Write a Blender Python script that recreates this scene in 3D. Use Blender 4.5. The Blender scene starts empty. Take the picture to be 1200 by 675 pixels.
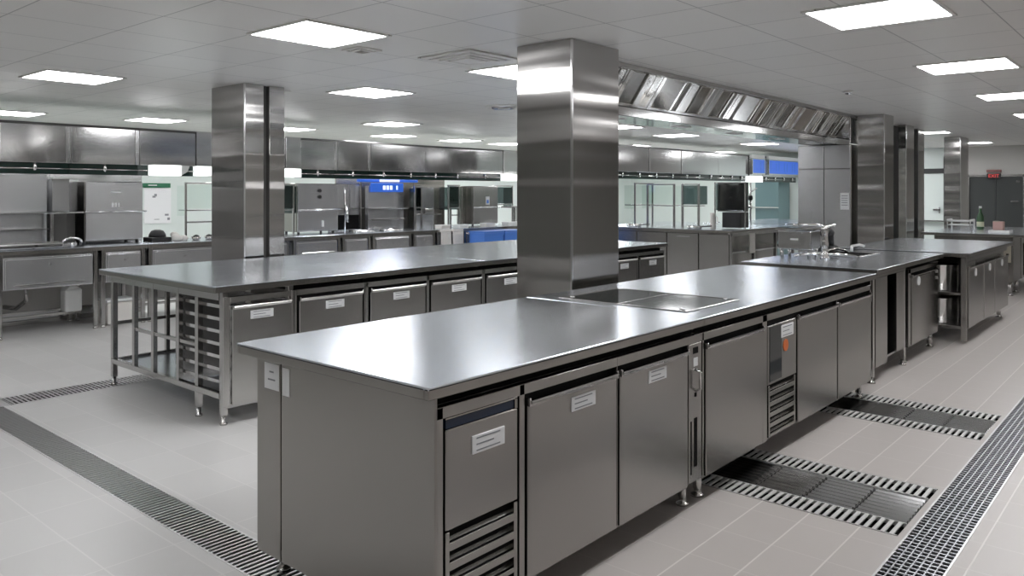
import bpy, bmesh, math, random
from mathutils import Vector, Matrix
random.seed(4)
C = bpy.context.scene.collection
PI = math.pi

# ------------------------------------------------------------------ materials
def nmat(name):
    m = bpy.data.materials.new(name); m.use_nodes = True
    nt = m.node_tree
    return m, nt, nt.nodes['Principled BSDF']

def plain(name, col, rough=.5, metal=0., spec=None, emit=None, strength=0., trans=0., alpha=None):
    m, nt, p = nmat(name)
    p.inputs['Base Color'].default_value = (*col, 1)
    p.inputs['Roughness'].default_value = rough
    p.inputs['Metallic'].default_value = metal
    if spec is not None: p.inputs['Specular IOR Level'].default_value = spec
    if emit:
        p.inputs['Emission Color'].default_value = (*emit, 1)
        p.inputs['Emission Strength'].default_value = strength
    if trans: p.inputs['Transmission Weight'].default_value = trans
    return m

def steel(name, col, rough, scale, bump=0., var=.05, smudge=.04, aniso=0., rot=0., axis='Z', metal=1., wave=None):
    """brushed stainless steel: fine grain stretched along one axis, cloudy smudges in the gloss"""
    m, nt, p = nmat(name); N = nt.nodes; L = nt.links
    tc = N.new('ShaderNodeTexCoord'); mp = N.new('ShaderNodeMapping')
    mp.inputs['Scale'].default_value = scale
    L.new(tc.outputs['Object'], mp.inputs['Vector'])
    n = N.new('ShaderNodeTexNoise'); n.inputs['Scale'].default_value = 1.; n.inputs['Detail'].default_value = 3
    L.new(mp.outputs['Vector'], n.inputs['Vector'])
    n2 = N.new('ShaderNodeTexNoise'); n2.inputs['Scale'].default_value = 2.3; n2.inputs['Detail'].default_value = 3
    L.new(tc.outputs['Object'], n2.inputs['Vector'])
    r1 = N.new('ShaderNodeMapRange'); r1.inputs['To Min'].default_value = rough - var / 2; r1.inputs['To Max'].default_value = rough + var / 2
    L.new(n.outputs['Fac'], r1.inputs['Value'])
    r2 = N.new('ShaderNodeMapRange'); r2.inputs['To Min'].default_value = -smudge; r2.inputs['To Max'].default_value = smudge
    L.new(n2.outputs['Fac'], r2.inputs['Value'])
    a = N.new('ShaderNodeMath'); a.operation = 'ADD'
    L.new(r1.outputs['Result'], a.inputs[0]); L.new(r2.outputs['Result'], a.inputs[1])
    L.new(a.outputs[0], p.inputs['Roughness'])
    if bump:
        b = N.new('ShaderNodeBump'); b.inputs['Strength'].default_value = bump; b.inputs['Distance'].default_value = .002
        L.new(n.outputs['Fac'], b.inputs['Height']); L.new(b.outputs['Normal'], p.inputs['Normal'])
    if wave:                    # faint waviness of the rolled sheet
        m3 = N.new('ShaderNodeMapping'); m3.inputs['Scale'].default_value = wave[:3]
        L.new(tc.outputs['Object'], m3.inputs['Vector'])
        n3 = N.new('ShaderNodeTexNoise'); n3.inputs['Scale'].default_value = 1.; n3.inputs['Detail'].default_value = 1.5
        L.new(m3.outputs['Vector'], n3.inputs['Vector'])
        b3 = N.new('ShaderNodeBump'); b3.inputs['Strength'].default_value = 1.; b3.inputs['Distance'].default_value = wave[3]
        L.new(n3.outputs['Fac'], b3.inputs['Height']); L.new(b3.outputs['Normal'], p.inputs['Normal'])
    if aniso:
        tg = N.new('ShaderNodeTangent'); tg.direction_type = 'RADIAL'; tg.axis = axis
        L.new(tg.outputs[0], p.inputs['Tangent'])
        p.inputs['Anisotropic'].default_value = aniso; p.inputs['Anisotropic Rotation'].default_value = rot
    p.inputs['Base Color'].default_value = (*col, 1)
    p.inputs['Metallic'].default_value = metal
    return m

def tiles(name, col, grout, wx, wy, ox, oy, mortar, rough, spec=.5, metal=0., var=.04, rvar=.08, cross=None):
    m, nt, p = nmat(name); N = nt.nodes; L = nt.links
    tc = N.new('ShaderNodeTexCoord'); mp = N.new('ShaderNodeMapping')
    mp.inputs['Location'].default_value = (-ox, -oy, 0)
    L.new(tc.outputs['Object'], mp.inputs['Vector'])
    br = N.new('ShaderNodeTexBrick'); br.offset = 0; br.squash = 1
    br.inputs['Scale'].default_value = 1; br.inputs['Brick Width'].default_value = wx; br.inputs['Row Height'].default_value = wy
    br.inputs['Mortar Size'].default_value = mortar; br.inputs['Mortar Smooth'].default_value = .1
    c2 = tuple(min(1, c * (1 + var)) for c in col); c1 = tuple(c * (1 - var) for c in col)
    br.inputs['Color1'].default_value = (*c1, 1); br.inputs['Color2'].default_value = (*c2, 1)
    br.inputs['Mortar'].default_value = (*grout, 1)
    L.new(mp.outputs['Vector'], br.inputs['Vector'])
    n = N.new('ShaderNodeTexNoise'); n.inputs['Scale'].default_value = .8; n.inputs['Detail'].default_value = 2
    L.new(tc.outputs['Object'], n.inputs['Vector'])
    mx = N.new('ShaderNodeMix'); mx.data_type = 'RGBA'; mx.blend_type = 'MULTIPLY'; mx.inputs[0].default_value = .3
    cr = N.new('ShaderNodeMapRange'); cr.inputs['To Min'].default_value = .82; cr.inputs['To Max'].default_value = 1.
    L.new(n.outputs['Fac'], cr.inputs['Value'])
    L.new(br.outputs['Color'], mx.inputs[6]); L.new(cr.outputs['Result'], mx.inputs[7])
    if cross is not None:       # the joints across the rows are fainter than those along them
        br.inputs['Brick Width'].default_value = 400
        b2 = N.new('ShaderNodeTexBrick'); b2.offset = 0; b2.squash = 1
        b2.inputs['Scale'].default_value = 1; b2.inputs['Brick Width'].default_value = wx; b2.inputs['Row Height'].default_value = 400
        b2.inputs['Mortar Size'].default_value = mortar * .7
        L.new(mp.outputs['Vector'], b2.inputs['Vector'])
        fc = N.new('ShaderNodeMath'); fc.operation = 'MULTIPLY'; fc.inputs[1].default_value = cross
        L.new(b2.outputs['Fac'], fc.inputs[0])
        m2 = N.new('ShaderNodeMix'); m2.data_type = 'RGBA'; m2.inputs[7].default_value = (*grout, 1)
        L.new(fc.outputs[0], m2.inputs[0]); L.new(mx.outputs[2], m2.inputs[6]); L.new(m2.outputs[2], p.inputs['Base Color'])
    else:
        L.new(mx.outputs[2], p.inputs['Base Color'])
    r = N.new('ShaderNodeMapRange'); r.inputs['To Min'].default_value = rough - rvar; r.inputs['To Max'].default_value = rough + rvar
    L.new(n.outputs['Fac'], r.inputs['Value']); L.new(r.outputs['Result'], p.inputs['Roughness'])
    b = N.new('ShaderNodeBump'); b.invert = True; b.inputs['Strength'].default_value = .35; b.inputs['Distance'].default_value = .002
    L.new(br.outputs['Fac'], b.inputs['Height']); L.new(b.outputs['Normal'], p.inputs['Normal'])
    p.inputs['Specular IOR Level'].default_value = spec; p.inputs['Metallic'].default_value = metal
    return m

def glassy(name, tint, mixf):
    m = bpy.data.materials.new(name); m.use_nodes = True
    nt = m.node_tree; N = nt.nodes; L = nt.links; N.clear()
    o = N.new('ShaderNodeOutputMaterial'); t = N.new('ShaderNodeBsdfTransparent'); g = N.new('ShaderNodeBsdfGlossy')
    t.inputs['Color'].default_value = (*tint, 1); g.inputs['Roughness'].default_value = .03
    mx = N.new('ShaderNodeMixShader'); mx.inputs[0].default_value = mixf
    L.new(t.outputs[0], mx.inputs[1]); L.new(g.outputs[0], mx.inputs[2]); L.new(mx.outputs[0], o.inputs[0])
    return m

LIGHT = 24.
M = dict(
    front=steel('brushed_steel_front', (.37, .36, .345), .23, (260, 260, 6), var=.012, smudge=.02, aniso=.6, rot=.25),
    front_light=steel('brushed_steel_island_front', (.58, .57, .555), .24, (260, 260, 6), var=.012, smudge=.02, aniso=.6, rot=.25),  # second island fronts: their brighter floor reflection is put into the base colour
    end=steel('brushed_steel_end', (.36, .345, .325), .24, (260, 260, 6), var=.012, smudge=.02, aniso=.5, rot=.25),
    top=steel('worktop_steel', (.74, .785, .85), .23, (3, 120, 120), var=.02, smudge=.03, wave=(.8, 1.6, 1, .004), aniso=.45, rot=.25, axis='Y'),
    column=steel('column_cladding_steel', (.45, .44, .43), .17, (240, 240, 4), var=.02, smudge=.03, aniso=.55, wave=(.15, .15, 3.2, .035)),
    bright=steel('bright_steel', (.72, .72, .72), .16, (90, 90, 90)),
    appliance=steel('appliance_steel', (.66, .665, .68), .22, (260, 260, 6), var=.015, smudge=.03, aniso=.5, rot=.25, metal=.85),
    hood=steel('hood_steel', (.60, .60, .60), .12, (6, 200, 200), smudge=.05),
    filter=steel('filter_steel', (.66, .64, .60), .11, (12, 200, 200), smudge=.05),
    legs=steel('tube_steel', (.54, .53, .52), .20, (200, 200, 10)),
    grate=steel('grate_steel', (.60, .60, .60), .36, (6, 6, 6)),
    darkgrate=steel('dark_grate_steel', (.36, .36, .36), .20, (6, 6, 6)),
    castgrate=plain('worn_grate_bar', (.55, .55, .54), .38, .35),  # bright reflection on the slotted bars put into a pale base colour
    meshgrate=plain('drain_mesh', (.42, .43, .46), .34, .7),
    chrome=plain('chrome', (.8, .8, .8), .07, 1),
    floorL=tiles('floor_tile_left', (.495, .49, .485), (.56, .55, .54), .285, .40, 1.315, .085, .0035, .33, rvar=.04),
    floorR=tiles('floor_tile_right', (.435, .405, .388), (.62, .59, .56), .30, .2265, .26, .2283, .0038, .34, rvar=.04, cross=.35),
    ceil=tiles('ceiling_metal_tile', (.82, .805, .775), (.40, .39, .38), .6, .6, .3, .24, .004, .34, spec=.6, var=.02),
    mint=plain('mint_wall_paint', (.62, .68, .655), .35),
    greywall=plain('grey_wall_paint', (.50, .49, .47), .5),
    darkwall=plain('dark_grey_wall', (.09, .088, .085), .45),
    black=plain('black_rubber', (.012, .012, .013), .5),
    shade=plain('dark_recess', (.008, .008, .008), .9, spec=.1),  # near black stands in for the shade inside gaps, slots and recesses
    darkglass=plain('dark_glass', (.025, .03, .03), .06),
    greenblack=plain('dark_green_glass', (.012, .028, .024), .12),
    bluedark=plain('blue_black_display', (.01, .02, .045), .1),
    paper=plain('white_paper', (.72, .73, .74), .5),
    ink=plain('grey_ink', (.22, .23, .25), .6),
    white=plain('white_enamel', (.78, .79, .78), .3),
    offwhite=plain('white_cloth', (.68, .66, .63), .8),
    blueplastic=plain('blue_plastic', (.07, .20, .62), .35),
    orange=plain('orange_sticker', (.65, .16, .04), .5),
    green=plain('green_print', (.02, .14, .07), .5),
    bottle=plain('green_bottle', (.04, .10, .045), .2),
    yellow=plain('yellow_label', (.55, .58, .42), .5),
    pink=plain('pink_card', (.62, .40, .36), .6),
    beige=plain('beige_card', (.42, .38, .31), .6),
    doorgrey=plain('dark_grey_door', (.055, .06, .06), .35),
    lamp=plain('lit_diffuser', (.9, .9, .9), .5, emit=(1., 1., 1.01), strength=LIGHT),
    hoodlamp=plain('lit_hood_lamp', (.9, .9, .9), .5, emit=(1., .99, .97), strength=10.),
    lampsoft=plain('lit_lamp_cover', (.9, .9, .9), .5, emit=(.95, 1., .98), strength=1.1),
    bluelit=plain('blue_lit_screen', (.02, .05, .3), .3, emit=(.03, .17, .75), strength=.55),
    whitelit=plain('white_lit_print', (.8, .8, .8), .4, emit=(.75, .88, 1.), strength=.9),
    redlit=plain('red_lit_letters', (.4, .02, .02), .4, emit=(1., .12, .12), strength=.7),
    signgrey=plain('dim_red_sign', (.28, .13, .12), .5),
    glass=glassy('clear_glass', (.95, .985, .97), .06),
    smoke=glassy('smoked_glass', (.35, .42, .42), .12),
)

# ------------------------------------------------------------------ helpers
class MB:
    def __init__(s): s.v = []; s.f = []; s.mi = []; s.sm = []
    def add_bm(s, bm, mi=0, smooth=False):
        o = len(s.v); bm.verts.index_update()
        s.v += [tuple(v.co) for v in bm.verts]
        for f in bm.faces:
            s.f.append([o + v.index for v in f.verts]); s.mi.append(mi); s.sm.append(smooth)
        bm.free(); return s
    def box(s, x0, x1, y0, y1, z0, z1, b=.002, mi=0, m=None):
        bm = bmesh.new(); bmesh.ops.create_cube(bm, size=1)
        bmesh.ops.scale(bm, vec=(x1 - x0, y1 - y0, z1 - z0), verts=bm.verts)
        bmesh.ops.translate(bm, vec=((x0 + x1) / 2, (y0 + y1) / 2, (z0 + z1) / 2), verts=bm.verts)
        b = min(b, .3 * min(abs(x1 - x0), abs(y1 - y0), abs(z1 - z0)))
        if b > 1e-5: bmesh.ops.bevel(bm, geom=bm.edges[:], offset=b, segments=2 if b > .004 else 1, affect='EDGES', profile=.5)
        if m is not None: bmesh.ops.transform(bm, matrix=m, verts=bm.verts)
        return s.add_bm(bm, mi)
    def prism(s, pts, axis, a0, a1, mi=0):
        """extrude a polygon along an axis; pts are the two other coordinates in cyclic order of xyz"""
        o = len(s.v); n = len(pts)
        def at(p, a):
            return {'x': (a, p[0], p[1]), 'y': (p[0], a, p[1]), 'z': (p[0], p[1], a)}[axis]
        s.v += [at(p, a0) for p in pts] + [at(p, a1) for p in pts]
        fs = [list(range(n))[::-1], list(range(n, 2 * n))] + [[i, (i + 1) % n, n + (i + 1) % n, n + i] for i in range(n)]
        for f in fs: s.f.append([o + i for i in f]); s.mi.append(mi); s.sm.append(False)
        return s
    def lathe(s, cx, cy, prof, seg=20, mi=0):
        o = len(s.v); n = len(prof)
        for k in range(seg):
            a = 2 * PI * k / seg
            s.v += [(cx + r * math.cos(a), cy + r * math.sin(a), z) for r, z in prof]
        for k in range(seg):
            k2 = (k + 1) % seg
            for i in range(n - 1):
                s.f.append([o + k * n + i, o + k2 * n + i, o + k2 * n + i + 1, o + k * n + i + 1]); s.mi.append(mi); s.sm.append(True)
        s.f.append([o + k * n + n - 1 for k in range(seg)]); s.mi.append(mi); s.sm.append(False)
        s.f.append([o + k * n for k in range(seg)][::-1]); s.mi.append(mi); s.sm.append(False)
        return s
    def tube(s, pts, r, seg=10, mi=0):
        P = [Vector(p) for p in pts]; o = len(s.v); n = len(P)
        up = Vector((.13, .21, 1)).normalized()
        for i, p in enumerate(P):
            t = (P[min(i + 1, n - 1)] - P[max(i - 1, 0)]).normalized()
            u = t.cross(up if abs(t.dot(up)) < .95 else Vector((1, 0, 0))).normalized(); w = t.cross(u)
            s.v += [tuple(p + (u * math.cos(2 * PI * k / seg) + w * math.sin(2 * PI * k / seg)) * r) for k in range(seg)]
        for i in range(n - 1):
            for k in range(seg):
                k2 = (k + 1) % seg
                s.f.append([o + i * seg + k, o + i * seg + k2, o + (i + 1) * seg + k2, o + (i + 1) * seg + k]); s.mi.append(mi); s.sm.append(True)
        s.f.append([o + k for k in range(seg)][::-1]); s.f.append([o + (n - 1) * seg + k for k in range(seg)])
        s.mi += [mi, mi]; s.sm += [False, False]
        return s

def root_of(o):
    while o.parent: o = o.parent
    return o

def put(name, mb, mat, parent=None, label=None):
    """link a collected mesh as ONE object; coordinates are given in the room's frame"""
    off = root_of(parent).location if parent else Vector((0, 0, 0))
    me = bpy.data.meshes.new(name)
    me.from_pydata([tuple(Vector(v) - off) for v in mb.v], [], mb.f); me.update()
    for m in (mat if isinstance(mat, (list, tuple)) else [mat]): me.materials.append(m)
    me.polygons.foreach_set('material_index', mb.mi); me.polygons.foreach_set('use_smooth', mb.sm)
    bm = bmesh.new(); bm.from_mesh(me); bmesh.ops.recalc_face_normals(bm, faces=bm.faces); bm.to_mesh(me); bm.free()
    o = bpy.data.objects.new(name, me); C.objects.link(o)
    if parent: o.parent = parent
    if label: o['label'] = label
    return o

def tag(o, label, cat, group=None):
    o['label'] = label; o['category'] = cat
    if group: o['group'] = group
    return o

def thing(name, label, cat, loc, group=None):
    o = bpy.data.objects.new(name, None); C.objects.link(o)
    o.location = loc; o.empty_display_size = .1
    return tag(o, label, cat, group)

def struct(name, mb, mat, parent=None):
    o = put(name, mb, mat, parent)
    if not parent: o['kind'] = 'structure'
    return o

def bx(*a, **k): return MB().box(*a, **k)

def dup(root, loc, label, group=None):
    r = root.copy(); C.objects.link(r); r.location = loc; r['label'] = label
    if group: r['group'] = group
    for ch in list(root.children):
        c = ch.copy(); C.objects.link(c); c.parent = r
        for g in list(ch.children):
            d = g.copy(); C.objects.link(d); d.parent = c
    return r

# ------------------------------------------------------------------ camera
cam = bpy.data.cameras.new('camera'); co = bpy.data.objects.new('camera', cam); C.objects.link(co)
co.location = (0, 0, 1.5); co.rotation_euler = (PI / 2, 0, math.radians(40.8554 - 90))
cam.sensor_width = 36; cam.lens = 36 * 925 / 1200; cam.shift_y = -112.5 / 1200; cam.clip_start = .02; cam.clip_end = 100
bpy.context.scene.camera = co

# ------------------------------------------------------------------ room shell
X0, X1, Y0, Y1, ZC = -5., 19.8, -3.6, 12.5, 2.5
PITS = dict(left=(1.655, 1.855, 2.45, 6.30), cross=(1.655, 4.2, 6.30, 6.56), right=(1.2, 15.5, .735, .955),
            plate1=(3.70, 4.42, .98, 1.95), plate2=(5.45, 6.15, .98, 1.95))
def floor_cells(ya, yb):
    xs = sorted({X0, X1} | {v for p in PITS.values() for v in p[:2]})
    ys = sorted({ya, yb} | {v for p in PITS.values() for v in p[2:] if ya < v < yb})
    mb = MB()
    for i in range(len(xs) - 1):
        for j in range(len(ys) - 1):
            cx, cy = (xs[i] + xs[i + 1]) / 2, (ys[j] + ys[j + 1]) / 2
            if any(p[0] < cx < p[1] and p[2] < cy < p[3] for p in PITS.values()): continue
            mb.box(xs[i], xs[i + 1], ys[j], ys[j + 1], -.05, 0, b=0)
    return mb
struct('floor', floor_cells(Y0, 2.25), M['floorR'])
struct('floor.001', floor_cells(2.25, Y1), M['floorL'])
struct('ceiling', bx(X0, X1, Y0, Y1, ZC, ZC + .06, b=0), M['ceil'])
struct('wall_back', bx(X0, X1 + .1, Y1, Y1 + .1, -.05, ZC + .06, b=0), M['mint'])
struct('wall_left', bx(X0 - .1, X0, Y0, Y1, -.05, ZC + .06, b=0), M['greywall'])
struct('wall_front', bx(X0, X1, Y0 - .1, Y0, -.05, ZC + .06, b=0), M['greywall'])
wr = MB()
wr.box(X1, X1 + .1, Y0, 2.72, -.05, ZC + .06, b=0).box(X1, X1 + .1, 3.80, 4.24, -.05, ZC + .06, b=0).box(X1, X1 + .1, 2.72, 3.80, 1.85, ZC + .06, b=0)
struct('wall_right', wr, M['greywall'])
struct('wall_right.001', bx(X1, X1 + .1, 4.24, Y1, -.05, ZC + .06, b=0), M['mint'])
struct('trim_1', bx(X1 - .05, X1, 4.80, 4.90, 0, ZC, b=.004), M['greywall'])

# far double door
d1 = struct('door_1', bx(X1 + .02, X1 + .06, 2.75, 3.255, 0, 1.84).box(X1 + .02, X1 + .06, 3.265, 3.77, 0, 1.84), M['doorgrey'])
put('door_frame', bx(X1 - .02, X1 + .08, 2.70, 2.76, 0, 1.87).box(X1 - .02, X1 + .08, 3.765, 3.825, 0, 1.87).box(X1 - .02, X1 + .08, 2.70, 3.825, 1.83, 1.88), M['legs'], d1)
put('door_handle', bx(X1 - .03, X1 + .03, 2.84, 2.98, 1.28, 1.31), M['bright'], d1)
put('door_closer', bx(X1 - .02, X1 + .03, 2.82, 2.88, 1.70, 1.75), M['bright'], d1)
# hatch window left of it
w1 = struct('window_1', bx(X1 - .012, X1 + .0, 4.27, 4.80, .86, 1.92, b=0).box(X1 - .012, X1, 4.27, 4.80, 2.03, 2.30, b=0), M['mint'])
put('window_frame', bx(X1 - .05, X1 + .0, 4.24, 4.84, 1.92, 2.03).box(X1 - .04, X1, 4.24, 4.27, .86, 2.30).box(X1 - .04, X1, 4.78, 4.84, .86, 1.92), M['black'], w1)
put('window_sill', bx(X1 - .09, X1, 4.22, 4.86, .83, .86), M['legs'], w1)
put('door_pull', bx(X1 - .06, X1 - .012, 4.34, 4.48, 1.08, 1.12).box(X1 - .06, X1 - .012, 4.34, 4.36, 1.02, 1.16), M['bright'], w1)

# ------------------------------------------------------------------ floor drains
def drain(label, name, pit, along, pitch, rails, bar, matg):
    x0, x1, y0, y1 = pit
    t = thing(name, label, 'drain', ((x0 + x1) / 2, (y0 + y1) / 2, 0))
    ch = MB(); ch.box(x0, x1, y0, y1, -.09, -.07, b=0)
    for a in ((x0, x0 + .003, y0, y1), (x1 - .003, x1, y0, y1), (x0, x1, y0, y0 + .003), (x0, x1, y1 - .003, y1)): ch.box(*a, -.08, -.004, b=0)
    put('channel', ch, M['shade'], t)
    w = .010; fr = MB()
    fr.box(x0, x0 + w, y0, y1, -.03, .002, b=.001).box(x1 - w, x1, y0, y1, -.03, .002, b=.001)
    fr.box(x0 + w, x1 - w, y0, y0 + w, -.03, .002, b=.001).box(x0 + w, x1 - w, y1 - w, y1, -.03, .002, b=.001)
    put('frame', fr, M['grate'], t)
    g = MB()
    if along == 'y':
        n = int((y1 - y0 - 2 * w) / pitch)
        for i in range(n):
            y = y0 + w + (i + .5) * pitch; g.box(x0 + w, x1 - w, y - bar / 2, y + bar / 2, -.005, .001, b=0)
        for i in range(rails):
            x = x0 + w + (i + 1) * (x1 - x0 - 2 * w) / (rails + 1); g.box(x - bar * .4, x + bar * .4, y0 + w, y1 - w, -.005, .0015, b=0)
    else:
        n = int((x1 - x0 - 2 * w) / pitch)
        for i in range(n):
            x = x0 + w + (i + .5) * pitch; g.box(x - bar / 2, x + bar / 2, y0 + w, y1 - w, -.005, .001, b=0)
        for i in range(rails):
            y = y0 + w + (i + 1) * (y1 - y0 - 2 * w) / (rails + 1); g.box(x0 + w, x1 - w, y - bar * .3, y + bar * .3, -.005, .0015, b=0)
    put('grate', g, matg, t)
    return t
drain('long floor drain with slotted grate at the left end of the front island', 'floor_drain', PITS['left'], 'y', .031, 0, .013, M['grate'])
drain('short floor drain under the open end of the second island', 'floor_drain', (1.9, 4.2, 6.30, 6.56), 'x', .03, 1, .016, M['grate'])
drain('long floor drain with square mesh grate along the right aisle', 'floor_drain', PITS['right'], 'x', .036, 6, .009, M['meshgrate'])
cp = thing('drain_cover', 'plain steel cover plate joining the two floor drains on the left', 'drain cover', (1.78, 6.43, 0))
put('plate', bx(1.655, 1.898, 6.302, 6.56, -.02, .001, b=.001), M['grate'], cp)
put('rim', bx(1.655, 1.67, 6.302, 6.56, -.06, .002, b=.001).box(1.67, 1.898, 6.545, 6.56, -.06, .002, b=.001), M['grate'], cp)

def floor_plate(label, pit):
    x0, x1, y0, y1 = pit
    t = thing('floor_grate', label, 'floor grate', ((x0 + x1) / 2, (y0 + y1) / 2, 0), 'ribbed floor grates beside the front island')
    put('tray', bx(x0, x1, y0, y1, -.07, -.04, b=0).box(x0, x0 + .004, y0, y1, -.05, 0, b=0).box(x1 - .004, x1, y0, y1, -.05, 0, b=0)
        .box(x0, x1, y1 - .004, y1, -.05, 0, b=0).box(x0, x1, y0, y0 + .004, -.05, -.005, b=0), M['shade'], t)
    s = .17
    for xa, xb in ((x0 + .006, x0 + s), (x1 - s, x1 - .006)):
        g = MB(); n = 26; p = (y1 - y0 - .02) / n
        for i in range(n):
            y = y0 + .01 + (i + .5) * p
            g.box(xa, xb, y - p * .27, y + p * .27, -.006, .002, b=.002)
        g.box(xa, xa + .006, y0 + .004, y1 - .004, -.02, .001, b=0).box(xb - .006, xb, y0 + .004, y1 - .004, -.02, .001, b=0)
        put('slotted_strip', g, M['castgrate'], t)
    n = 4
    for k in range(n):
        ya = y0 + .006 + k * (y1 - y0 - .012) / n; yb = ya + (y1 - y0 - .012) / n - .006
        g = bx(x0 + s + .004, x1 - s - .004, ya, yb, -.02, -.008, b=0)
        m = 8; p = (x1 - x0 - 2 * s - .01) / m
        for i in range(m):
            x = x0 + s + .005 + (i + .5) * p
            g.prism([(x - p * .42, -.009), (x - p * .1, .0015), (x + p * .1, .0015), (x + p * .42, -.009)][::-1], 'y', ya + .004, yb - .004)
        put('ribbed_plate', g, M['darkgrate'], t)
    return t
floor_plate('nearer ribbed steel floor grate between the front island and the right drain', PITS['plate1'])
floor_plate('farther ribbed steel floor grate by the end foot of the front island', PITS['plate2'])

# ------------------------------------------------------------------ ceiling lights
def ceiling_light(x, y, label, w=.60):
    t = thing('ceiling_light', label, 'ceiling light', (x, y, ZC), 'square ceiling light panels')
    h = w / 2; e = .022; f = MB()
    f.box(x - h - e, x - h, y - h - e, y + h + e, ZC - .012, ZC).box(x + h, x + h + e, y - h - e, y + h + e, ZC - .012, ZC)
    f.box(x - h, x + h, y - h - e, y - h, ZC - .012, ZC).box(x - h, x + h, y + h, y + h + e, ZC - .012, ZC)
    put('frame', f, M['ceil'], t)
    put('diffuser', bx(x - h, x + h, y - h, y + h, ZC - .008, ZC - .001, b=0), M['lamp'], t)
LIGHTS = [
    (2.98, 4.19, 'large lit ceiling panel over the left end of the front island'),
    (2.69, 7.37, 'lit ceiling panel left of the grooved column, over the left aisle'),
    (5.06, 6.24, 'lit ceiling panel between the two nearest columns, near the round vent'),
    (4.98, 4.22, 'lit ceiling panel half hidden by the front column, beside the square vent'),
    (4.67, 1.33, 'large lit ceiling panel cut by the top edge, over the front island'),
    (7.09, 1.36, 'second lit ceiling panel along the right aisle, next after the largest'),
    (9.55, 1.40, 'third lit ceiling panel along the right aisle, cut by the picture edge'),
    (12.1, 1.45, 'fourth and farthest lit ceiling panel along the right aisle'),
    (3.40, 11.3, 'leftmost lit ceiling panel above the rear hoods, at the picture edge'),
    (5.05, 10.9, 'lit ceiling panel above the rear hoods left of the grooved column'),
    (7.15, 10.85, 'lit ceiling panel above the rear hoods just right of the grooved column'),
    (7.60, 8.90, 'lit ceiling panel over the rear aisle, behind the nearer one by the round vent'),
    (9.22, 10.75, 'slim far lit ceiling panel above the blue lit screen'),
    (10.9, 10.75, 'slim far lit ceiling panel above the dark end of the rear hoods'),
    (12.3, 10.75, 'slim far lit ceiling panel half hidden by the front column edge'),
    (10.2, 6.70, 'lit ceiling panel just right of the front column, seen below the filter hood'),
    (12.4, 6.90, 'lit ceiling panel seen under the middle of the filter hood'),
    (15.7, 6.80, 'lit ceiling panel above the two blue panels'),
    (14.6, 3.3, 'small far lit ceiling panel left of the last column'),
    (18.2, 3.30, 'small far lit ceiling panel right of the last column, before the dark door'),
    (15.9, 10.6, 'lit ceiling panel in the far rear corner'),  # unseen lamp added to brighten the mint walls at the right rear
    (18.4, 9.0, 'lit ceiling panel over the far end wall'),  # added out of sight to light the mint end wall
    (13.3, 10.6, 'lit ceiling panel behind the right wall hoods, first of the rear row'),  # hidden by the hoods, added to lift the mint walls behind them
    (17.6, 11.4, 'lit ceiling panel behind the right wall hoods by the back corner'),  # unseen lamp added for the mint corner
    (14.6, 9.2, 'lit ceiling panel behind the right wall hoods, middle of the rear area'),  # added out of sight to brighten the mint seen below the hoods
    (18.6, 6.0, 'lit ceiling panel behind the tall cabinet, near the far end wall'),  # hidden lamp added to light the mint end wall
    (18.4, 4.95, 'lit ceiling panel in front of the mint hatch window'),  # hidden lamp added to brighten the mint around the hatch
    (2.30, 1.33, 'lit ceiling panel overhead, above the picture edge at the near end'),
    (.30, 4.6, 'lit ceiling panel outside the picture on the left, over the near aisle'),
    (0.10, 9.0, 'lit ceiling panel outside the picture on the left, over the rear aisle'),
    (-2.0, 1.4, 'lit ceiling panel behind the viewer on the left'),  # unseen lamp behind the viewer, added for light and reflections
    (5.0, -2.1, 'lit ceiling panel behind the viewer, second of the row'),  # unseen, added for reflections in the steel
    (9.5, -2.1, 'lit ceiling panel outside the picture, right of the right aisle'),  # out of view, added for reflections like the panel before it
]
for x, y, l in LIGHTS: ceiling_light(x, y, l, .42 if l.startswith('small') else .60)

# ceiling vents and other ceiling fittings
def vent_square(x, y, h, label):
    t = thing('ceiling_vent', label, 'vent', (x, y, ZC))
    f = MB()
    for k, (a, b) in enumerate(((h, h - .05), (h - .07, h - .10), (h - .12, h - .15)) if h > .2 else ((h, h - .02), (h - .04, h - .055))):
        z0, z1 = ZC - .014 - .006 * k, ZC - .002
        f.box(x - a, x + a, y - a, y - b, z0, z1).box(x - a, x + a, y + b, y + a, z0, z1).box(x - a, x - b, y - b, y + b, z0, z1).box(x + b, x + a, y - b, y + b, z0, z1)
    put('frame', f, M['ceil'], t)
    put('duct_opening', bx(x - h + .02, x + h - .02, y - h + .02, y + h - .02, ZC - .003, ZC - .0005, b=0), M['darkwall'], t)
    if h > .2: put('centre_plate', bx(x - h + .17, x + h - .17, y - h + .17, y + h - .17, ZC - .028, ZC - .004), M['ceil'], t)
vent_square(4.24, 4.09, .27, 'square ceiling vent with nested frames left of the front column top')
vent_square(4.2, 7.0, .26, 'dark square ceiling vent beside the grooved column top')
def vent_round(x, y, r, label):
    t = thing('ceiling_vent', label, 'vent', (x, y, ZC))
    put('rim', MB().lathe(x, y, [(r, ZC - .001), (r, ZC - .014), (r * .82, ZC - .02), (r * .8, ZC - .001)], 28), M['ceil'], t)
    put('cone', MB().lathe(x, y, [(r * .66, ZC - .002), (r * .6, ZC - .03), (r * .42, ZC - .012), (r * .3, ZC - .034)], 28), M['legs'], t)
vent_square(3.50, 4.42, .10, 'small square ceiling vent right of the large lit panel on the left')
vent_round(6.9, 6.1, .22, 'round ceiling vent against the left edge of the front column')
vent_round(8.1, 2.6, .05, 'tiny round ceiling fitting above the filter hood')

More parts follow.
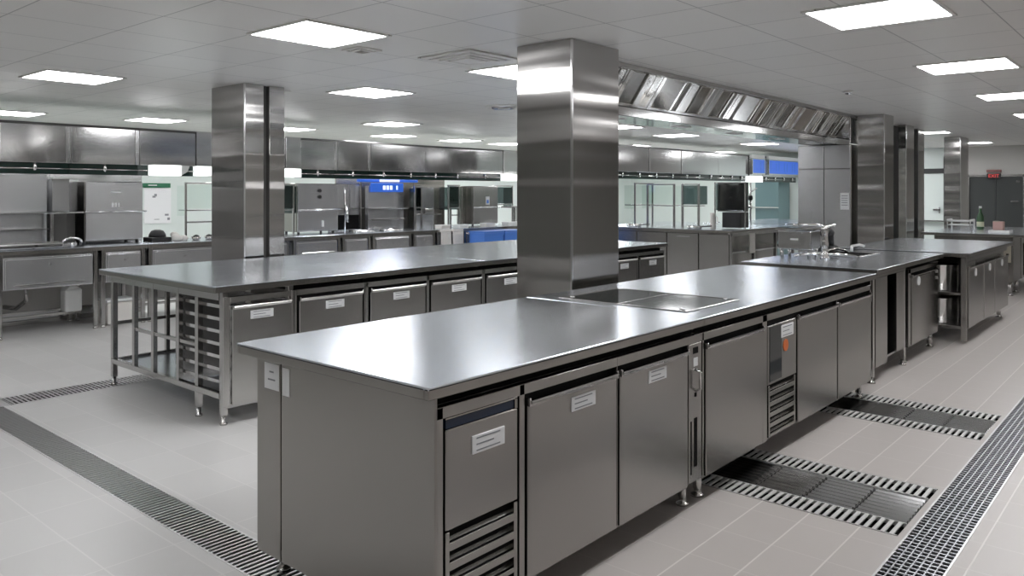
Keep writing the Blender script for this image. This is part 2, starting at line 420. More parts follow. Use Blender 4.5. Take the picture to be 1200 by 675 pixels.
# ------------------------------------------------------------------ steel clad columns
def column(x0, x1, y0, y1, label, style='plain'):
    t = thing('clad_column', label, 'column', ((x0 + x1) / 2, (y0 + y1) / 2, 0)); t['kind'] = 'thing'
    zt = ZC - .002
    if style == 'groove':
        xm = x0 + (x1 - x0) * .47; xn = x0 + (x1 - x0) * .62
        put('cladding', bx(x0, xm, y0, y1, 0, zt, b=.004), M['column'], t)
        put('cladding', bx(xn, x1, y0 + .01, y1, 0, zt, b=.004), M['column'], t)
        put('groove', bx(xm, xn, y0 + .07, y1 - .02, 0, zt, b=0), M['darkwall'], t)
    else:
        put('cladding', bx(x0, x1, y0, y1, 0, zt, b=.005), M['column'], t)
    put('corner_trim', bx(x0 - .003, x0 + .012, y0 - .003, y0 + .012, .1, zt - .004, b=.002), M['bright'], t)
    k = MB()
    k.box(x0 - .004, x1 + .004, y0 - .004, y1 + .004, 0, .10, b=.002)
    put('plinth', k, M['column'], t)
column(4.12, 4.67, 3.05, 3.52, 'large square steel clad column behind the front island, nearest of all')
column(3.85, 4.28, 6.56, 7.15, 'steel clad column with a dark vertical groove behind the second island', 'groove')
column(10.71, 11.12, 2.99, 3.322, 'steel clad column right of the tall two door cabinet')
column(12.62, 13.05, 3.22, 3.33, 'slim steel post just right of the column by the tall cabinet')
dp = thing('service_duct', 'narrow dark upright duct between two steel columns right of the tall cabinet', 'duct', (12.9, 3.5, 0)); dp['kind'] = 'thing'  # dark board added to close the bright gap between the columns
put('board', bx(12.5, 13.3, 3.42, 3.50, .03, ZC - .002, b=.004), M['doorgrey'], dp)
put('foot_rail', bx(12.5, 13.3, 3.41, 3.51, 0, .03, b=.002), M['legs'], dp)
column(13.55, 13.90, 3.28, 3.62, 'slim darker steel post left of the mint hatch window')
column(16.0, 16.65, 3.18, 3.45, 'steel clad column between the hatch window and the dark double door')

# ------------------------------------------------------------------ kitchen cabinetry
def leg(root, x, y, z1, r=.02):
    put('leg', MB().lathe(x, y, [(r * 1.5, 0), (r * 1.5, .012), (r * .8, .018), (r * .8, .035), (r, .04), (r, z1)], 14), M['legs'], root)

def plate_marks(mb, x0, x1, z0, z1, y, rows=3):
    for r in range(rows):
        zz = z1 - (r + .5) * (z1 - z0) / rows; a = x0 + .12 * (x1 - x0); b = x1 - (.15 + .2 * (r % 2)) * (x1 - x0)
        mb.box(a, b, y - .0006, y, zz - .0022, zz + .0022, b=0, mi=1)

def door(root, x0, x1, z0, z1, yf, plate=None, name='door', body='front', lip=True):
    """a fridge door: flat panel under a full width grip; plate = (u0,u1,z0,z1) of the white label"""
    zt = z1 - .048 if lip else z1
    d = put(name, bx(x0, x1, yf, yf + .028, z0, zt, b=.004), M[body], root)
    if lip:
        h = MB()
        h.prism([(yf + .004, zt + .002), (yf - .014, zt + .010), (yf - .016, zt + .004), (yf - .003, zt - .012), (yf + .004, zt - .012)], 'x', x0 + .006, x1 - .006)
        h.box(x0, x0 + .008, yf - .01, yf + .02, zt - .012, zt + .018, b=.002).box(x1 - .008, x1, yf - .01, yf + .02, zt - .012, zt + .018, b=.002)
        put('handle', h, M['legs'], d)
    if plate:
        a, b, c, e = plate
        mb = bx(a, b, yf - .003, yf + .001, c, e, b=.001); plate_marks(mb, a, b, c, e, yf - .003)
        put('label_plate', mb, [M['paper'], M['ink']], d, 'white label plate')
    return d

def carcass(root, x0, x1, y0, y1, bays, z0=.12, z1=.822, fm='front'):
    """steel box, dark gasket face behind the doors, and a front frame around the bays"""
    put('body', bx(x0, x1, y0 + .034, y1, z0, z1, b=.004), M['end'], root)
    put('gasket', bx(x0 + .006, x1 - .006, y0 + .026, y0 + .036, z0 + .006, z1 - .004, b=0).box(x0 + .01, x1 - .01, y0 + .05, y1 - .03, z1 - .002, .857, b=0), M['shade'], root)  # dark sheets put shade into the gaps around doors and under the worktop
    f = MB()
    f.box(x0, x1, y0, y0 + .03, z1 - .038, z1, b=.002)
    xs = [x0] + [v for b in bays for v in b] + [x1]
    for i in range(0, len(xs), 2):
        a, b = xs[i], xs[i + 1]
        if b - a > .012: f.box(a + (0 if i == 0 else .006), b - (0 if i == len(xs) - 2 else .006), y0, y0 + .03, z0, z1, b=.002)
    put('front_frame', f, M[fm], root)

def vents(root, x0, x1, zs, h, yf):
    """louvred bay: dark opening, steel strips between the slots and a slanted blade set back in each slot"""
    zt = max(zs) + h; zb = min(zs) - .02
    put('vent_opening', bx(x0 - .016, x1 + .016, yf + .024, yf + .027, zb, zt + .006, b=0), M['shade'], root)
    f = bx(x0 - .018, x0, yf, yf + .022, zb, zt, b=.002).box(x1, x1 + .018, yf, yf + .022, zb, zt, b=.002)
    cuts = sorted(zs)
    for i, z in enumerate(cuts):
        lo = zb if i == 0 else cuts[i - 1] + h
        f.box(x0, x1, yf, yf + .022, lo, z, b=.002)
    put('vent_frame', f, M['front'], root)
    for z in cuts:
        put('louvre', MB().prism([(yf + .014, z + .001), (yf + .023, z + .009), (yf + .022, z + .010), (yf + .012, z + .002)], 'x', x0, x1), M['darkgrate'], root)

YF = 1.79
# --- front island, nearer counter
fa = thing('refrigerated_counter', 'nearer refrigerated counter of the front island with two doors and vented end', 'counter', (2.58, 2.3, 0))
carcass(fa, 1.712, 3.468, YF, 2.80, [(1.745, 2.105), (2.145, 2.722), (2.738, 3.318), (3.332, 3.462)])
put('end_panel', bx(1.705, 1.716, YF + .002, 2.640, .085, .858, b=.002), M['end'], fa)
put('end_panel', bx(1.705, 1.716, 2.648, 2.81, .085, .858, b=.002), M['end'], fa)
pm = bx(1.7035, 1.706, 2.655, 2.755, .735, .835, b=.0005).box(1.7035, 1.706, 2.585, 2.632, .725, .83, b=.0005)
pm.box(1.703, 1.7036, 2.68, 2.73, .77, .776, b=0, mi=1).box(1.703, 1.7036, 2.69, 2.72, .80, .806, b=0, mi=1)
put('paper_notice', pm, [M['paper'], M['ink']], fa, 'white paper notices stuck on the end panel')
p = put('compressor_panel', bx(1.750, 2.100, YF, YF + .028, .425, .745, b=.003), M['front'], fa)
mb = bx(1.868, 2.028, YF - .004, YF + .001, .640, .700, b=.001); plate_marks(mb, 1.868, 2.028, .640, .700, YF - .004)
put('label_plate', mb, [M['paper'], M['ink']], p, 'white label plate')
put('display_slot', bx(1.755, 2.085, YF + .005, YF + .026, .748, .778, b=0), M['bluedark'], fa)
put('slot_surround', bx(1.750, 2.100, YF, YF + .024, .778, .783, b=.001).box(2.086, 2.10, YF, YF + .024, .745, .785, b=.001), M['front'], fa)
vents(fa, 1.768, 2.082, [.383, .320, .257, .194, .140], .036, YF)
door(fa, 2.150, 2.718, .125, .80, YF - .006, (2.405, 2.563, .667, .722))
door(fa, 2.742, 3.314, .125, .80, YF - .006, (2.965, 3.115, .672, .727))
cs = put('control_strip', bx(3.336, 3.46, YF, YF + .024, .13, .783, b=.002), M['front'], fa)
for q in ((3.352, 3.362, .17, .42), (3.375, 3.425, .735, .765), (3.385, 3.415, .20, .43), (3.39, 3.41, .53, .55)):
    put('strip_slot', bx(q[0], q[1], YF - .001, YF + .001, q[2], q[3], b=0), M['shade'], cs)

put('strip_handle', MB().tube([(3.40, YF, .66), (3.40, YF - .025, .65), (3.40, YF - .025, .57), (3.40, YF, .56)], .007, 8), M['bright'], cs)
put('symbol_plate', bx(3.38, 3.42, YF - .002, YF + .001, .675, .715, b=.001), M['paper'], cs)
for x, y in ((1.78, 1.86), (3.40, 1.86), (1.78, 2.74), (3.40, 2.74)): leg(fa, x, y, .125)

# --- front island, farther counter
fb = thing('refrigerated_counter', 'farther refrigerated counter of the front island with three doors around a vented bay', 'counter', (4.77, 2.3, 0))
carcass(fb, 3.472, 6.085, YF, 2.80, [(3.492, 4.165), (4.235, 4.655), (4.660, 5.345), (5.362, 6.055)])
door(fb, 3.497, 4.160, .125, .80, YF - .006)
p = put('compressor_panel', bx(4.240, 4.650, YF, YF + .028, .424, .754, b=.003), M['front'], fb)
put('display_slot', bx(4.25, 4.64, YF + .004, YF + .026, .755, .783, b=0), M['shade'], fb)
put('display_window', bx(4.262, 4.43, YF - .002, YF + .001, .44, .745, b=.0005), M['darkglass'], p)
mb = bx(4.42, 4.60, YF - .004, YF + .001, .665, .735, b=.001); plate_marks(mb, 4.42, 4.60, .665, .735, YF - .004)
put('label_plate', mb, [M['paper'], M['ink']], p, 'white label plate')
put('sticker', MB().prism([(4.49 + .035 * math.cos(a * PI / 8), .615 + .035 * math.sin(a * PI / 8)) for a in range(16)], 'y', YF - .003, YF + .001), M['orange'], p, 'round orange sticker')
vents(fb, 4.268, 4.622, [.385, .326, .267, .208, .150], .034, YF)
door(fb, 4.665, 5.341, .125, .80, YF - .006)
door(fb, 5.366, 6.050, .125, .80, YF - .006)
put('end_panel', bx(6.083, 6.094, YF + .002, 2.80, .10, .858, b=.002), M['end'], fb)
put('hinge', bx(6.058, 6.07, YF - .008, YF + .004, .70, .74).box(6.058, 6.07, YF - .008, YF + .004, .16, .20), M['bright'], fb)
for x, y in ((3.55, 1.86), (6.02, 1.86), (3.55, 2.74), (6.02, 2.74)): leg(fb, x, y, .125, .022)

def worktop(x0, x1, y0, y1, label, z=.90, th=.042, up=None):
    t = thing('worktop', label, 'worktop', ((x0 + x1) / 2, (y0 + y1) / 2, z - th))
    put('slab', bx(x0, x1, y0, y1, z - .012, z, b=.0015), M['top'], t)
    e = MB(); w = .02
    e.box(x0, x1, y0, y0 + w, z - th, z - .004, b=.003).box(x0, x1, y1 - w, y1, z - th, z - .004, b=.003)
    e.box(x0, x0 + w, y0 + w, y1 - w, z - th, z - .004, b=.003).box(x1 - w, x1, y0 + w, y1 - w, z - th, z - .004, b=.003)
    put('edge', e, M['end'], t)
    put('underlay', bx(x0 + .05, x1 - .05, y0 + .04, y1 - .04, z - th + .0008, z - .011, b=0), M['shade'], t)
    return t
worktop(1.66, 3.460, 1.774, 2.883, 'polished steel worktop on the nearer half of the front island')
wb = worktop(3.463, 6.15, 1.774, 2.883, 'polished steel worktop holding the dark glass hob on the front island')
hb = thing('induction_hob', 'dark glass hob plate set in the front island worktop behind the column', 'hob', (3.84, 2.32, .90))
put('glass_plate', bx(3.56, 4.13, 1.93, 2.70, .9, .9025, b=.001), M['darkglass'], hb)
put('rim', bx(3.545, 3.56, 1.915, 2.715, .9, .905, b=.001).box(4.13, 4.145, 1.915, 2.715, .9, .905, b=.001).box(3.56, 4.13, 1.915, 1.93, .9, .905, b=.001).box(3.56, 4.13, 2.70, 2.715, .9, .905, b=.001), M['legs'], hb)
for x, y in ((3.60, 1.97), (4.09, 1.97), (3.60, 2.66), (4.09, 2.66)):
    put('knob', MB().lathe(x, y, [(.014, .9025), (.014, .908), (.009, .911)], 12), M['bright'], hb)
put('divider', bx(3.56, 4.13, 2.325, 2.335, .9025, .9045, b=.001), M['legs'], hb)

# --- second island
T2 = 4.70
oe = thing('open_frame_counter', 'open tube framed end of the second island with tray runners and one door', 'counter', (2.88, 5.5, 0))
for x, y in ((2.63, 4.73), (3.118, 4.73), (2.63, 5.05), (2.63, 6.38), (3.62, 6.38)):
    h = .858
    put('leg', bx(x - .02, x + .02, y - .02, y + .02, .06, h, b=.003).lathe(x, y, [(.024, 0), (.024, .012), (.014, .018), (.014, .06)], 12), M['legs'], oe)
for x, y, z0 in ((2.62, 5.99, .2), (2.62, 5.68, .2), (3.05, 6.38, .2), (2.86, 5.8, .2), (3.30, 6.38, .2), (2.62, 5.30, .2)):
    put('post', bx(x - .017, x + .017, y - .017, y + .017, z0, .858, b=.003), M['legs'], oe)
r_ = MB()
r_.box(2.605, 2.645, 4.75, 6.38, .165, .205, b=.003).box(2.645, 3.62, 6.36, 6.40, .165, .205, b=.003).box(2.65, 3.11, 4.72, 4.75, .10, .13, b=.003)
put('lower_rail', r_, M['legs'], oe)
r_ = MB()
r_.box(2.61, 2.635, 5.05, 5.99, .465, .49, b=.003).box(2.64, 3.62, 6.365, 6.39, .465, .49, b=.003).box(2.86, 3.6, 5.785, 5.81, .465, .49, b=.003)
put('middle_rail', r_, M['legs'], oe)
put('apron', bx(2.605, 2.625, 4.75, 6.38, .80, .858, b=.002).box(2.63, 3.6, 6.375, 6.395, .80, .858, b=.002), M['legs'], oe)
put('bottom_shelf', bx(2.65, 3.14, 5.33, 6.355, .172, .186, b=.002).box(3.141, 3.60, 5.36, 6.355, .172, .186, b=.002), M['top'], oe)
for k in range(7):
    z = .25 + k * .082
    put('tray_runner', MB().prism([(2.645, z), (2.672, z), (2.672, z + .005), (2.651, z + .005), (2.651, z + .022), (2.645, z + .022)], 'y', 4.76, 5.30), M['bright'], oe)
    put('tray_runner', MB().prism([(3.115, z), (3.115, z + .022), (3.109, z + .022), (3.109, z + .005), (3.088, z + .005), (3.088, z)], 'y', 4.76, 5.30), M['bright'], oe)
put('back_plate', bx(2.64, 3.12, 5.301, 5.325, .19, .80, b=.002), M['appliance'], oe)
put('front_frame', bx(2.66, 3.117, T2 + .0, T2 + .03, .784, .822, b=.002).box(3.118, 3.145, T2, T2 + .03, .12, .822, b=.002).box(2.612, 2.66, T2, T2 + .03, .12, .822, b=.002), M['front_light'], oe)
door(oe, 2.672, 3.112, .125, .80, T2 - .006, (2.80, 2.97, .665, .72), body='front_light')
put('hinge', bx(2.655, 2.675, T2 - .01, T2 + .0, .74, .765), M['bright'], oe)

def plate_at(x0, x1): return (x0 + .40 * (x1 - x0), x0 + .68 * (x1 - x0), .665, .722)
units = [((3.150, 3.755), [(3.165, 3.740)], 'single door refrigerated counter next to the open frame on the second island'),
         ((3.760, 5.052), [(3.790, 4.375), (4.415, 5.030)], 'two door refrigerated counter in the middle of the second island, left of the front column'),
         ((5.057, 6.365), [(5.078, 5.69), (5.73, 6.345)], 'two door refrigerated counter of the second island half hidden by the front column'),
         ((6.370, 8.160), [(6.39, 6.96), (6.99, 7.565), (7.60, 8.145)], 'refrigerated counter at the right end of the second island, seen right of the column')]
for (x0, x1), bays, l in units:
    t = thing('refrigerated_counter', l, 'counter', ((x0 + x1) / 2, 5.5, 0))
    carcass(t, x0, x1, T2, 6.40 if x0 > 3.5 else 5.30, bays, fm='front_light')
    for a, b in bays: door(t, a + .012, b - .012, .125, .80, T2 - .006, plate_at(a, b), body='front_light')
    for x in (x0 + .05, x1 - .05):
        leg(t, x, T2 + .07, .125); leg(t, x, 5.24 if x0 < 3.5 else 6.33, .125)
worktop(2.545, 5.05, 4.680, 6.46, 'long steel worktop on the left half of the second island')
worktop(5.053, 8.22, 4.680, 6.46, 'steel worktop on the right half of the second island, running behind the column')

# --- third, fourth and fifth islands
t3 = thing('open_base_table', 'open based steel table with narrow side panels after the front island', 'table', (6.99, 2.4, 0))
for x, y in ((6.53, 1.92), (7.40, 1.92), (6.53, 2.88), (7.40, 2.88)):
    put('leg', bx(x - .02, x + .02, y - .02, y + .02, .05, .858, b=.003).lathe(x, y, [(.032, 0), (.032, .012), (.016, .02), (.016, .05)], 12), M['legs'], t3)
put('side_panel', bx(6.58, 6.89, 1.90, 1.925, .11, .82, b=.003).box(6.58, 6.60, 1.925, 2.8, .11, .82, b=.002), M['front'], t3)
put('side_panel', bx(7.16, 7.37, 1.90, 1.925, .15, .82, b=.003).box(7.34, 7.36, 1.925, 2.8, .15, .82, b=.002), M['front'], t3)
put('back_panel', bx(6.56, 7.38, 2.80, 2.82, .15, .85, b=.002), M['darkwall'], t3)
put('shelf', bx(6.56, 7.38, 1.93, 2.79, .13, .15, b=.002), M['legs'], t3)
put('apron', bx(6.52, 7.41, 1.895, 1.915, .82, .858, b=.002), M['end'], t3)
worktop(6.45, 7.44, 1.85, 2.97, 'steel worktop of the open based table in front of the faucet')
t4 = thing('base_cabinet', 'single door steel base cabinet standing after the open based table', 'cabinet', (8.0, 2.4, 0))
carcass(t4, 7.475, 8.52, 1.89, 2.93, [(7.56, 8.49)], z0=.14)
d4 = door(t4, 7.57, 8.48, .145, .80, 1.884, None)
put('round_badge', MB().prism([(7.78 + .04 * math.cos(a * PI / 8), .70 + .04 * math.sin(a * PI / 8)) for a in range(16)], 'y', 1.876, 1.888), M['paper'], d4, 'round white badge')
put('hinge', bx(8.44, 8.475, 1.872, 1.886, .72, .75).box(8.44, 8.475, 1.872, 1.886, .66, .69), M['bright'], d4)
for x, y in ((7.53, 1.95), (8.45, 1.95), (7.53, 2.87), (8.45, 2.87)): leg(t4, x, y, .145, .024)
worktop(7.445, 8.58, 1.85, 2.97, 'steel worktop on the single door base cabinet')

t5 = thing('base_cabinet', 'three door steel base cabinet with open pot shelves at its end', 'cabinet', (9.9, 2.25, 0))
b5 = MB(); E0, E1 = 8.80, 11.06
b5.box(9.28, E1, 1.74, 2.84, .14, .845, b=.003)
put('body', b5, M['end'], t5)
f5 = MB(); f5.box(E0, E0 + .05, 1.70, 1.75, .02, .858, b=.003).box(E0, E0 + .05, 2.80, 2.85, .02, .858, b=.003).box(E0 + .05, E1, 1.705, 1.74, .80, .845, b=.003)
f5.box(E0, 9.28, 2.82, 2.84, .14, .845, b=.002).box(E0 + .05, 9.28, 1.71, 1.735, .14, .845, b=.002)
put('front_frame', f5, M['front'], t5)
put('shelf', bx(E0 + .01, 9.28, 1.75, 2.82, .14, .17, b=.002), M['legs'], t5)
put('shelf', bx(E0 + .01, 9.28, 1.75, 2.82, .475, .50, b=.002), M['legs'], t5)
put('core', bx(8.86, E1 - .02, 1.80, 2.80, .84, .857, b=0), M['shade'], t5)
for a, b in ((8.87, 9.60), (9.62, 10.20), (10.22, 11.04)):
    dd = door(t5, a, b, .145, .79, 1.690, None)
    xc = a + (b - a) * (.42 if a < 9 else .5)
    put('round_badge', MB().prism([(xc + .045 * math.cos(q * PI / 8), .685 + .04 * math.sin(q * PI / 8)) for q in range(16)], 'y', 1.683, 1.692), M['paper'], dd, 'round white badge')
for x, y in ((10.98, 1.78), (9.35, 2.78), (10.98, 2.78)): leg(t5, x, y, .145, .024)
worktop(8.74, 11.17, 1.66, 2.92, 'steel worktop on the three door cabinet with pot shelves')
def pot(x, y, z, r, h, label):
    z += .0012
    t = thing('stock_pot', label, 'pot', (x, y, z), 'pots on the open end shelves')
    put('body', MB().lathe(x, y, [(r * .96, z), (r, z + .01), (r, z + h), (r * 1.03, z + h + .005), (r * 1.03, z + h + .012), (r * .97, z + h + .012), (r * .97, z + .02), (.001, z + .02)], 26), M['bright'], t)
    for s in (-1, 1):
        put('handle', MB().tube([(x, y + s * r, z + h * .75), (x - .05, y + s * (r + .035), z + h * .76), (x + .05, y + s * (r + .035), z + h * .76), (x + .001, y + s * r, z + h * .75)][:3], .007, 8), M['bright'], t)
pot(9.04, 1.98, .50, .16, .25, 'tall steel pot on the upper end shelf, nearest the door side')
pot(9.04, 2.42, .50, .17, .22, 'steel pot on the upper end shelf, farther from the door side')
pot(9.04, 1.98, .17, .16, .24, 'tall steel pot on the lower end shelf, nearest the door side')
pot(9.04, 2.42, .17, .17, .20, 'steel pot on the lower end shelf, farther from the door side')

# far right counter with small items
t6 = thing('base_cabinet', 'farthest steel counter before the dark double door', 'cabinet', (14.1, 2.5, 0))
put('body', bx(13.30, 13.95, 1.97, 3.0, .20, .855, b=.004).box(14.05, 15.6, 1.97, 3.0, .20, .855, b=.004), M['end'], t6)
put('front_frame', bx(13.96, 14.04, 1.96, 2.9, .20, .855, b=.003), M['legs'], t6)
put('card_pocket', bx(13.285, 13.302, 2.0, 2.3, .48, .78, b=.002), M['beige'], t6)
put('door', bx(14.12, 14.9, 1.95, 1.972, .24, .72, b=.003), M['front'], t6)
for x, y in ((13.38, 2.03), (13.9, 2.03), (15.5, 2.03), (13.38, 2.92), (15.5, 2.92)): leg(t6, x, y, .205, .035)
worktop(13.0, 15.8, 1.80, 3.12, 'worktop of the farthest counter, holding a bottle and small boxes')
bt = thing('bottle', 'green bottle with pale label standing on the farthest counter', 'bottle', (14.6, 2.62, .9))
put('body', MB().lathe(14.6, 2.62, [(.05, .9), (.052, .91), (.052, 1.10), (.02, 1.18), (.018, 1.24)], 16), M['bottle'], bt)
put('label_band', MB().lathe(14.6, 2.62, [(.0535, .94), (.0535, 1.02)], 16), M['yellow'], bt)
put('cap', MB().lathe(14.6, 2.62, [(.021, 1.235), (.021, 1.27)], 12), M['white'], bt)
rk = thing('dish_rack', 'white wire dish rack on the farthest counter left of the bottle', 'rack', (14.2, 2.82, .9))
r_ = MB()
for y in (2.66, 2.98): r_.tube([(14.05, y, .9), (14.05, y, 1.06), (14.35, y, 1.06), (14.35, y, .9)], .012, 8)
put('frame', r_.tube([(14.05, 2.66, 1.04), (14.05, 2.98, 1.04)], .012, 8).tube([(14.35, 2.66, 1.04), (14.35, 2.98, 1.04)], .012, 8), M['white'], rk)
put('tray', bx(14.05, 14.35, 2.66, 2.98, .97, .985, b=.002), M['paper'], rk)
pk = thing('carton', 'pinkish cardboard carton on the farthest counter right of the bottle', 'carton', (14.6, 2.36, .9))
put('box', bx(14.5, 14.66, 2.29, 2.43, .90, 1.03, b=.004), M['pink'], pk); put('flap', bx(14.5, 14.66, 2.36, 2.43, 1.03, 1.038, b=.001), M['beige'], pk)
tr = thing('tray', 'flat white tray on the farthest counter below the pink carton', 'tray', (13.6, 2.2, .9))
put('base', bx(13.5, 13.8, 2.05, 2.32, .90, .91, b=.002), M['white'], tr)
put('rim', bx(13.5, 13.8, 2.05, 2.06, .905, .935, b=.002).box(13.5, 13.8, 2.31, 2.32, .905, .935, b=.002).box(13.5, 13.51, 2.06, 2.31, .905, .935, b=.002), M['white'], tr)

# faucet, box and cloths on the third island
fx, fy = 7.22, 2.52
fc = thing('faucet', 'chrome mixer faucet with a thick body on the third worktop', 'faucet', (fx, fy, .9))
put('body', MB().lathe(fx, fy, [(.045, .9), (.045, .915), (.03, .93), (.028, 1.0), (.036, 1.03), (.03, 1.06), (.026, 1.12), (.036, 1.15), (.03, 1.18), (.026, 1.2)], 18), M['chrome'], fc)
put('spout', MB().tube([(fx, fy, 1.185), (fx - .05, fy + .04, 1.205), (fx - .10, fy + .16, 1.205), (fx - .13, fy + .24, 1.2)], .014, 10).tube([(fx, fy, 1.185), (fx + .08, fy - .06, 1.20)], .014, 10), M['chrome'], fc)
put('lever', MB().tube([(fx, fy, .94), (fx - .07, fy + .10, .945), (fx - .15, fy + .22, .92)], .014, 8), M['chrome'], fc)
put('lever', MB().tube([(fx, fy, .94), (fx + .10, fy - .10, .94), (fx + .22, fy - .20, .915)], .012, 8), M['chrome'], fc)
wm = thing('countertop_machine', 'square steel countertop machine with a lid behind the chrome faucet', 'machine', (7.3, 2.78, .9))
put('body', bx(7.16, 7.40, 2.62, 2.93, .97, 1.148, b=.012), M['bright'], wm)
put('lid', bx(7.14, 7.42, 2.60, 2.95, 1.15, 1.172, b=.006), M['chrome'], wm)
put('grip', bx(7.148, 7.16, 2.70, 2.86, 1.12, 1.135, b=.003), M['chrome'], wm)
put('badge', bx(7.156, 7.162, 2.74, 2.81, 1.06, 1.075, b=.001), M['paper'], wm)
for y in (2.65, 2.90):
    for x in (7.19, 7.37): put('leg', MB().lathe(x, y, [(.016, .9), (.014, .975)], 10), M['legs'], wm)
sk = thing('sink_basin', 'shallow steel sink basin let into the third worktop by the faucet', 'sink', (7.75, 2.55, .9))
put('rim', bx(7.50, 8.10, 2.30, 2.33, .9, .912, b=.003).box(7.50, 8.10, 2.77, 2.80, .9, .912, b=.003).box(7.50, 7.53, 2.33, 2.77, .9, .912, b=.003).box(8.07, 8.10, 2.33, 2.77, .9, .912, b=.003), M['bright'], sk)
put('bowl', bx(7.53, 8.07, 2.33, 2.77, .9, .902, b=0), M['shade'], sk)
hs = tag(put('spray_hose', MB().tube([(7.45 + .06 * i, 2.60 + .03 * math.sin(i * 1.3), .915 + .05 * math.sin(i * PI / 9)) for i in range(10)], .012, 8), M['bright']), 'ribbed steel spray hose lying by the sink basin', 'hose')
tw = thing('tap_head', 'small white tap standing at the back of the fourth worktop', 'tap', (8.40, 2.66, .9))
put('stem', MB().lathe(8.40, 2.66, [(.016, .9), (.013, .95)], 12), M['white'], tw)
put('spout', MB().tube([(8.40, 2.66, .945), (8.45, 2.60, .96), (8.48, 2.56, .945)], .013, 8), M['white'], tw)
mo = thing('mixer', 'black tabletop mixer in front of the tall two door cabinet', 'mixer', (8.3, 2.88, .9))
put('body', bx(8.20, 8.42, 2.80, 2.94, .9, .945, b=.01).lathe(8.36, 2.87, [(.045, .94), (.04, 1.06), (.03, 1.09)], 14), M['black'], mo)
put('head', MB().tube([(8.38, 2.87, 1.07), (8.30, 2.87, 1.10), (8.20, 2.87, 1.08)], .045, 12), M['black'], mo)

# ------------------------------------------------------------------ tall cabinet and hanging filter hood
tc = thing('tall_cabinet', 'tall steel two door cabinet under the right end of the filter hood', 'cabinet', (10.95, 3.72, 0))
put('body', bx(10.63, 11.3, 3.372, 4.06, .10, 2.12, b=.004), M['end'], tc)
for a, b in ((3.376, 3.708), (3.716, 4.056)):
    d = put('door', bx(10.60, 10.628, a, b, .12, 1.80, b=.004), M['appliance'], tc)
    put('door', bx(10.60, 10.628, a, b, 1.808, 2.115, b=.004), M['appliance'], tc)
    if a < 3.5:
        mb = bx(10.596, 10.601, 3.39, 3.50, 1.27, 1.49, b=.001)
        for z in (1.45, 1.42, 1.39, 1.36, 1.33): mb.box(10.5955, 10.5962, 3.405, 3.485, z - .004, z + .004, b=0, mi=1)
        put('paper_notice', mb, [M['paper'], M['ink']], d, 'white paper notice taped to the door')
put('plinth', bx(10.66, 11.28, 3.39, 4.04, 0, .10, b=.002), M['shade'], tc)

hd = thing('exhaust_hood', 'long filter hood hanging from the ceiling right of the front column', 'hood', (7.6, 3.65, 2.12))
HX0, HX1 = 4.78, 11.1
put('canopy', MB().prism([(3.375, 2.495), (3.575, 2.21), (3.575, 2.20), (3.90, 2.20), (3.95, 2.495)], 'x', HX0, HX1), M['hood'], hd)
put('lip', bx(HX0 - .01, HX1 + .01, 3.545, 3.93, 2.125, 2.205, b=.006), M['hood'], hd)
put('ceiling_rail', bx(HX0, HX1, 3.33, 3.36, 2.46, 2.498, b=.003), M['legs'], hd)
put('fascia', bx(10.56, HX1 + .008, 3.362, 3.38, 2.128, 2.492, b=.003), M['column'], hd)
put('end_plate', MB().prism([(3.34, 2.495), (3.56, 2.20), (3.92, 2.20), (3.96, 2.495)], 'x', HX1 - .03, HX1), M['hood'], hd)
# filter panels lean inwards; each has a frame and raised ribs
ang = math.atan2(.2, .285); Lf = math.hypot(.2, .285)
nf = 11; fw = (10.55 - HX0) / nf
for k in range(nf):
    xa = HX0 + k * fw; xb = xa + fw
    R = Matrix.Translation((0, 3.352, 2.487)) @ Matrix.Rotation(ang, 4, 'X')
    g = MB()
    w_ = .05
    g.box(xa + .004, xa + .004 + w_, -.012, .008, -Lf + .01, -.004, b=.003, m=R).box(xb - .004 - w_ * .6, xb - .004, -.012, .008, -Lf + .01, -.004, b=.003, m=R)
    g.box(xa + .05, xb - .03, -.010, .008, -.03, -.004, b=.003, m=R).box(xa + .05, xb - .03, -.010, .008, -Lf + .01, -Lf + .035, b=.003, m=R)
    pn = put('filter_panel', g, M['filter'], hd)
    g = MB()
    c_ = (xa + .055, xb - .035); W_ = c_[1] - c_[0]; at_ = c_[0]
    for i, q in enumerate((.54, .17, .10, .17) if k % 3 else (.20, .48, .10, .18)):
        x = at_ + q * W_ / 2; at_ += q * W_ + .004
        tilt = .012 * math.sin(k * 2.1 + i)
        g.box(x - q * W_ / 2, x + q * W_ / 2, -.006 - .006 * (i % 2), .004, -Lf + .035, -.03, b=.006, m=R @ Matrix.Translation((x, 0, 0)) @ Matrix.Rotation(tilt * 9, 4, 'Z') @ Matrix.Translation((-x, 0, 0)))
    put('baffle', g, M['filter'], pn)
for i in range(5):
    x = 5.6 + i * 1.15
    put('lamp', bx(x - .12, x + .12, 3.66, 3.76, 2.118, 2.126, b=.002), M['white'], hd)

